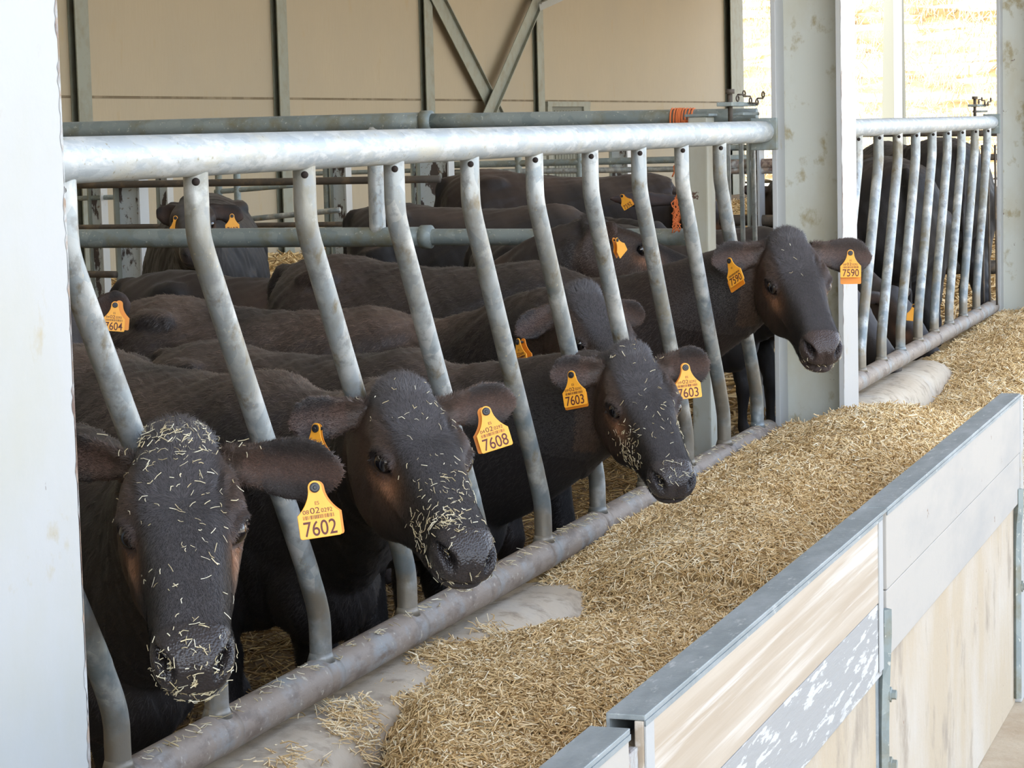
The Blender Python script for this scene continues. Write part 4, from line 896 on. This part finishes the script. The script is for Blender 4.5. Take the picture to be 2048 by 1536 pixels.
gp = empty('gate_post', ((x0+x1)/2, YD-.1, GZ)); tag(gp, 'square beige steel post behind the ninth slanted bar, draped with orange twine', 'post')
bm = bmesh.new(); box(bm, (x0, YD-.16, GZ), (x1, YD-.05, 1.045), .006); under(gp, obj('shaft', bm, M['green_paint']))
bm = bmesh.new(); box(bm, (x0-.01, YD-.165, 1.045), (x1+.01, YD-.045, 1.055), .003); under(gp, obj('cap', bm, M['galv_dull']))
# slim hanging rods right of the gate post
for x, lb in ((1456, 'left one of the three'), (1482, 'middle one of the three'), (1506, 'right one of the three')):
    t = onY(x-2, 252, YD-.035); b = onY(x+6, 560, YD-.035); bm = bmesh.new()
    tube(bm, [(t.x-.03, YD-.035, t.z-.02), (t.x-.02, YD-.035, t.z+.002), (t.x, YD-.035, t.z), (t.x+.002, YD-.035, t.z-.05), (b.x, YD-.035, b.z)], .0085, 10)
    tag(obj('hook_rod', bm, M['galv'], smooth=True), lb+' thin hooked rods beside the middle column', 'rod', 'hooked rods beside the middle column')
# orange twine looped over the rail
tw = empty('baler_twine', tuple(onY(1368, 235, YD-.05))); tag(tw, 'bundle of orange baler twine hung over the divider rail', 'twine')
for k in range(9):
    x = 1346+k*5.0; bm = bmesh.new(); p0 = onY(x, 258, YD-.03); pts = []
    for j in range(13):
        a = math.pi*j/12; q = onY(x+2*math.sin(k), 236, YD); pts.append(V((q.x, YD-.037*math.cos(a), q.z+.037*math.sin(a)-.004)))
    pts = [V((pts[0].x, pts[0].y, pts[0].z-.03))]+pts+[V((pts[-1].x, pts[-1].y, pts[-1].z-.03))]
    tube(bm, pts, .0036, 6); under(tw, obj('loop', bm, M['rope'], smooth=True))
for k in range(14):
    x0_ = 1378+random.uniform(-10, 10); bm = bmesh.new(); pts = []; yb = random.uniform(330, 480)
    for j in range(12):
        t = j/11; pts.append(onY(x0_+8*math.sin(t*5+k)+random.uniform(-3, 3)-22*t*t*(k % 2), 240+(yb-240)*t, YD-.07-.012*math.sin(k)))
    tube(bm, pts, .0028, 5); under(tw, obj('strand', bm, M['rope'], smooth=True))
for k in range(8):
    bm = bmesh.new(); pts = [onY(1352+6*math.sin(j*1.3+k)+random.uniform(-5, 5), 395+j*8+k, YD-.12) for j in range(9)]; tube(bm, pts, .0022, 5); under(tw, obj('frayed_strand', bm, M['rope'], smooth=True))

# ------------------------------------------------------------------ pens farther back
def hpost(x, Y, wd, z1, label, m='peel', dpt=.12):
    c = onY(x, 400, Y); r = empty('pen_post', (c.x, Y, GZ)); tag(r, label, 'post')
    bm = bmesh.new(); box(bm, (c.x-wd/2, Y-dpt/2, GZ), (c.x-wd/2+.012, Y+dpt/2, z1)); under(r, obj('flange', bm, M['wallpost']))
    bm = bmesh.new(); box(bm, (c.x-wd/2+.012, Y-.005, GZ), (c.x+wd/2-.012, Y+.005, z1)); under(r, obj('web', bm, M[m]))
    bm = bmesh.new(); box(bm, (c.x+wd/2-.012, Y-dpt/2, GZ), (c.x+wd/2, Y+dpt/2, z1)); under(r, obj('flange', bm, M['white_paint']))
hpost(262, 10.3, .185, .98, 'H post with peeling grey paint left of the forward facing cow')
hpost(195, 16, .14, .95, 'farther pale post at the left behind the first slanted bar')
hpost(330, 17, .12, .95, 'thin far post above the forward facing cow')
hpost(682, 15, .15, .95, 'far post between the second and third slanted bars')
hpost(872, 13.5, .26, .98, 'broad peeling post beside the reddish rump')
hpost(840, 17, .12, .95, 'thin far post left of the broad peeling post')
hpost(1242, 17, .17, .98, 'far post behind the large cow between two bars')
hpost(1512, 9.5, .07, .98, 'grey post left of the middle column behind the rods', 'rust')
def prail(x0, y0, x1, y1, Y, r, m, label, Y1=None, gp=None):
    a = onY(x0, y0, Y); b = onY(x1, y1, Y1 or Y); tag(rail('pen_rail', a, b, r, M[m]), label, 'rail', gp)
prail(120, 371, 880, 358, 10.2, .0225, 'rustpipe', 'long rusty brown rail across the far pen above the cow')
prail(120, 455, 720, 448, 10.2, .016, 'rustpipe', 'thin dark rail behind the lower divider rail')
prail(120, 548, 233, 549, 10.2, .022, 'rustpipe', 'short dark rail low at the left of the peeling post')
prail(150, 397, 240, 394, 16, .022, 'galv_dull', 'short grey rail at the left behind the first bar')
prail(430, 384, 590, 370, 14, .020, 'galv_dull', 'grey sloping rail of the far gate, the upper one')
prail(470, 441, 680, 420, 14, .022, 'galv', 'grey sloping rail of the far gate, the lower one')
prail(300, 333, 880, 322, 17, .018, 'galv_dull', 'high grey rail under the top rail in the far pen')
prail(900, 330, 1500, 316, 14.5, .026, 'galv_dull', 'upper grey rail behind the large cow')
prail(900, 345, 1500, 336, 14.5, .022, 'galv', 'lower grey rail behind the large cow')
prail(600, 348, 900, 339, 17, .02, 'galv_dull', 'grey rail behind the third bar near the far posts')
for x, Y, lab in ((436, 14, 'upright of the far gate right of the second bar'), (473, 14, 'thinner upright of the far gate'), (652, 15, 'thin upright pipe left of the round divider upright'), (1037, 14.5, 'far upright pipe between the fourth and fifth bars'), (1160, 14.5, 'far upright pipe near the sixth bar')):
    a = onY(x, 330, Y); tag(rail('pen_upright', (a.x, Y, GZ), (a.x, Y, .92), .028, M['galv_dull']), lab, 'pipe')
prail(1440, 296, 1560, 294, 9.5, .016, 'galv_dull', 'grey rail left of the middle column, high up'); prail(1450, 330, 1560, 327, 9.5, .028, 'rust', 'stained rail at the middle column, middle height')
prail(1450, 341, 1560, 340, 9.5, .02, 'rust', 'thin stained rail at the middle column'); prail(1440, 440, 1560, 441, 9.5, .03, 'rustpipe', 'dark rusty rail low at the middle column')
a = onY(2003, 330, 12.5); tag(rail('pen_upright', (a.x, 12.5, GZ), (a.x, 12.5, .98), .03, M['galv_dull']), 'upright pipe by the far column carrying the dark rails', 'pipe')
# right bay rails
for y, r, m, lab in ((268, .02, 'rustpipe', 'dark rail just under the top of the right barrier'), (316, .020, 'rustpipe', 'dark rail above the backs in the right pen'), (400, .018, 'rustpipe', 'dark rail midway down in the right pen'), (536, .035, 'rustpipe', 'low dark beam behind the right barrier')):
    prail(1715, y, 2006, y-2, 12.5, r*(1.3 if y > 500 else 1), m, lab)
for x, lb in ((1964, 'thin rod left of the pair near the far column'), (1976, 'thin rod of the pair near the far column, its left one'), (1990, 'thin rod hanging closest to the far column')):
    prail(x, 290, x+4, 610, 9.75, .006, 'rustpipe', lb, gp='thin rods at the end of the right barrier')
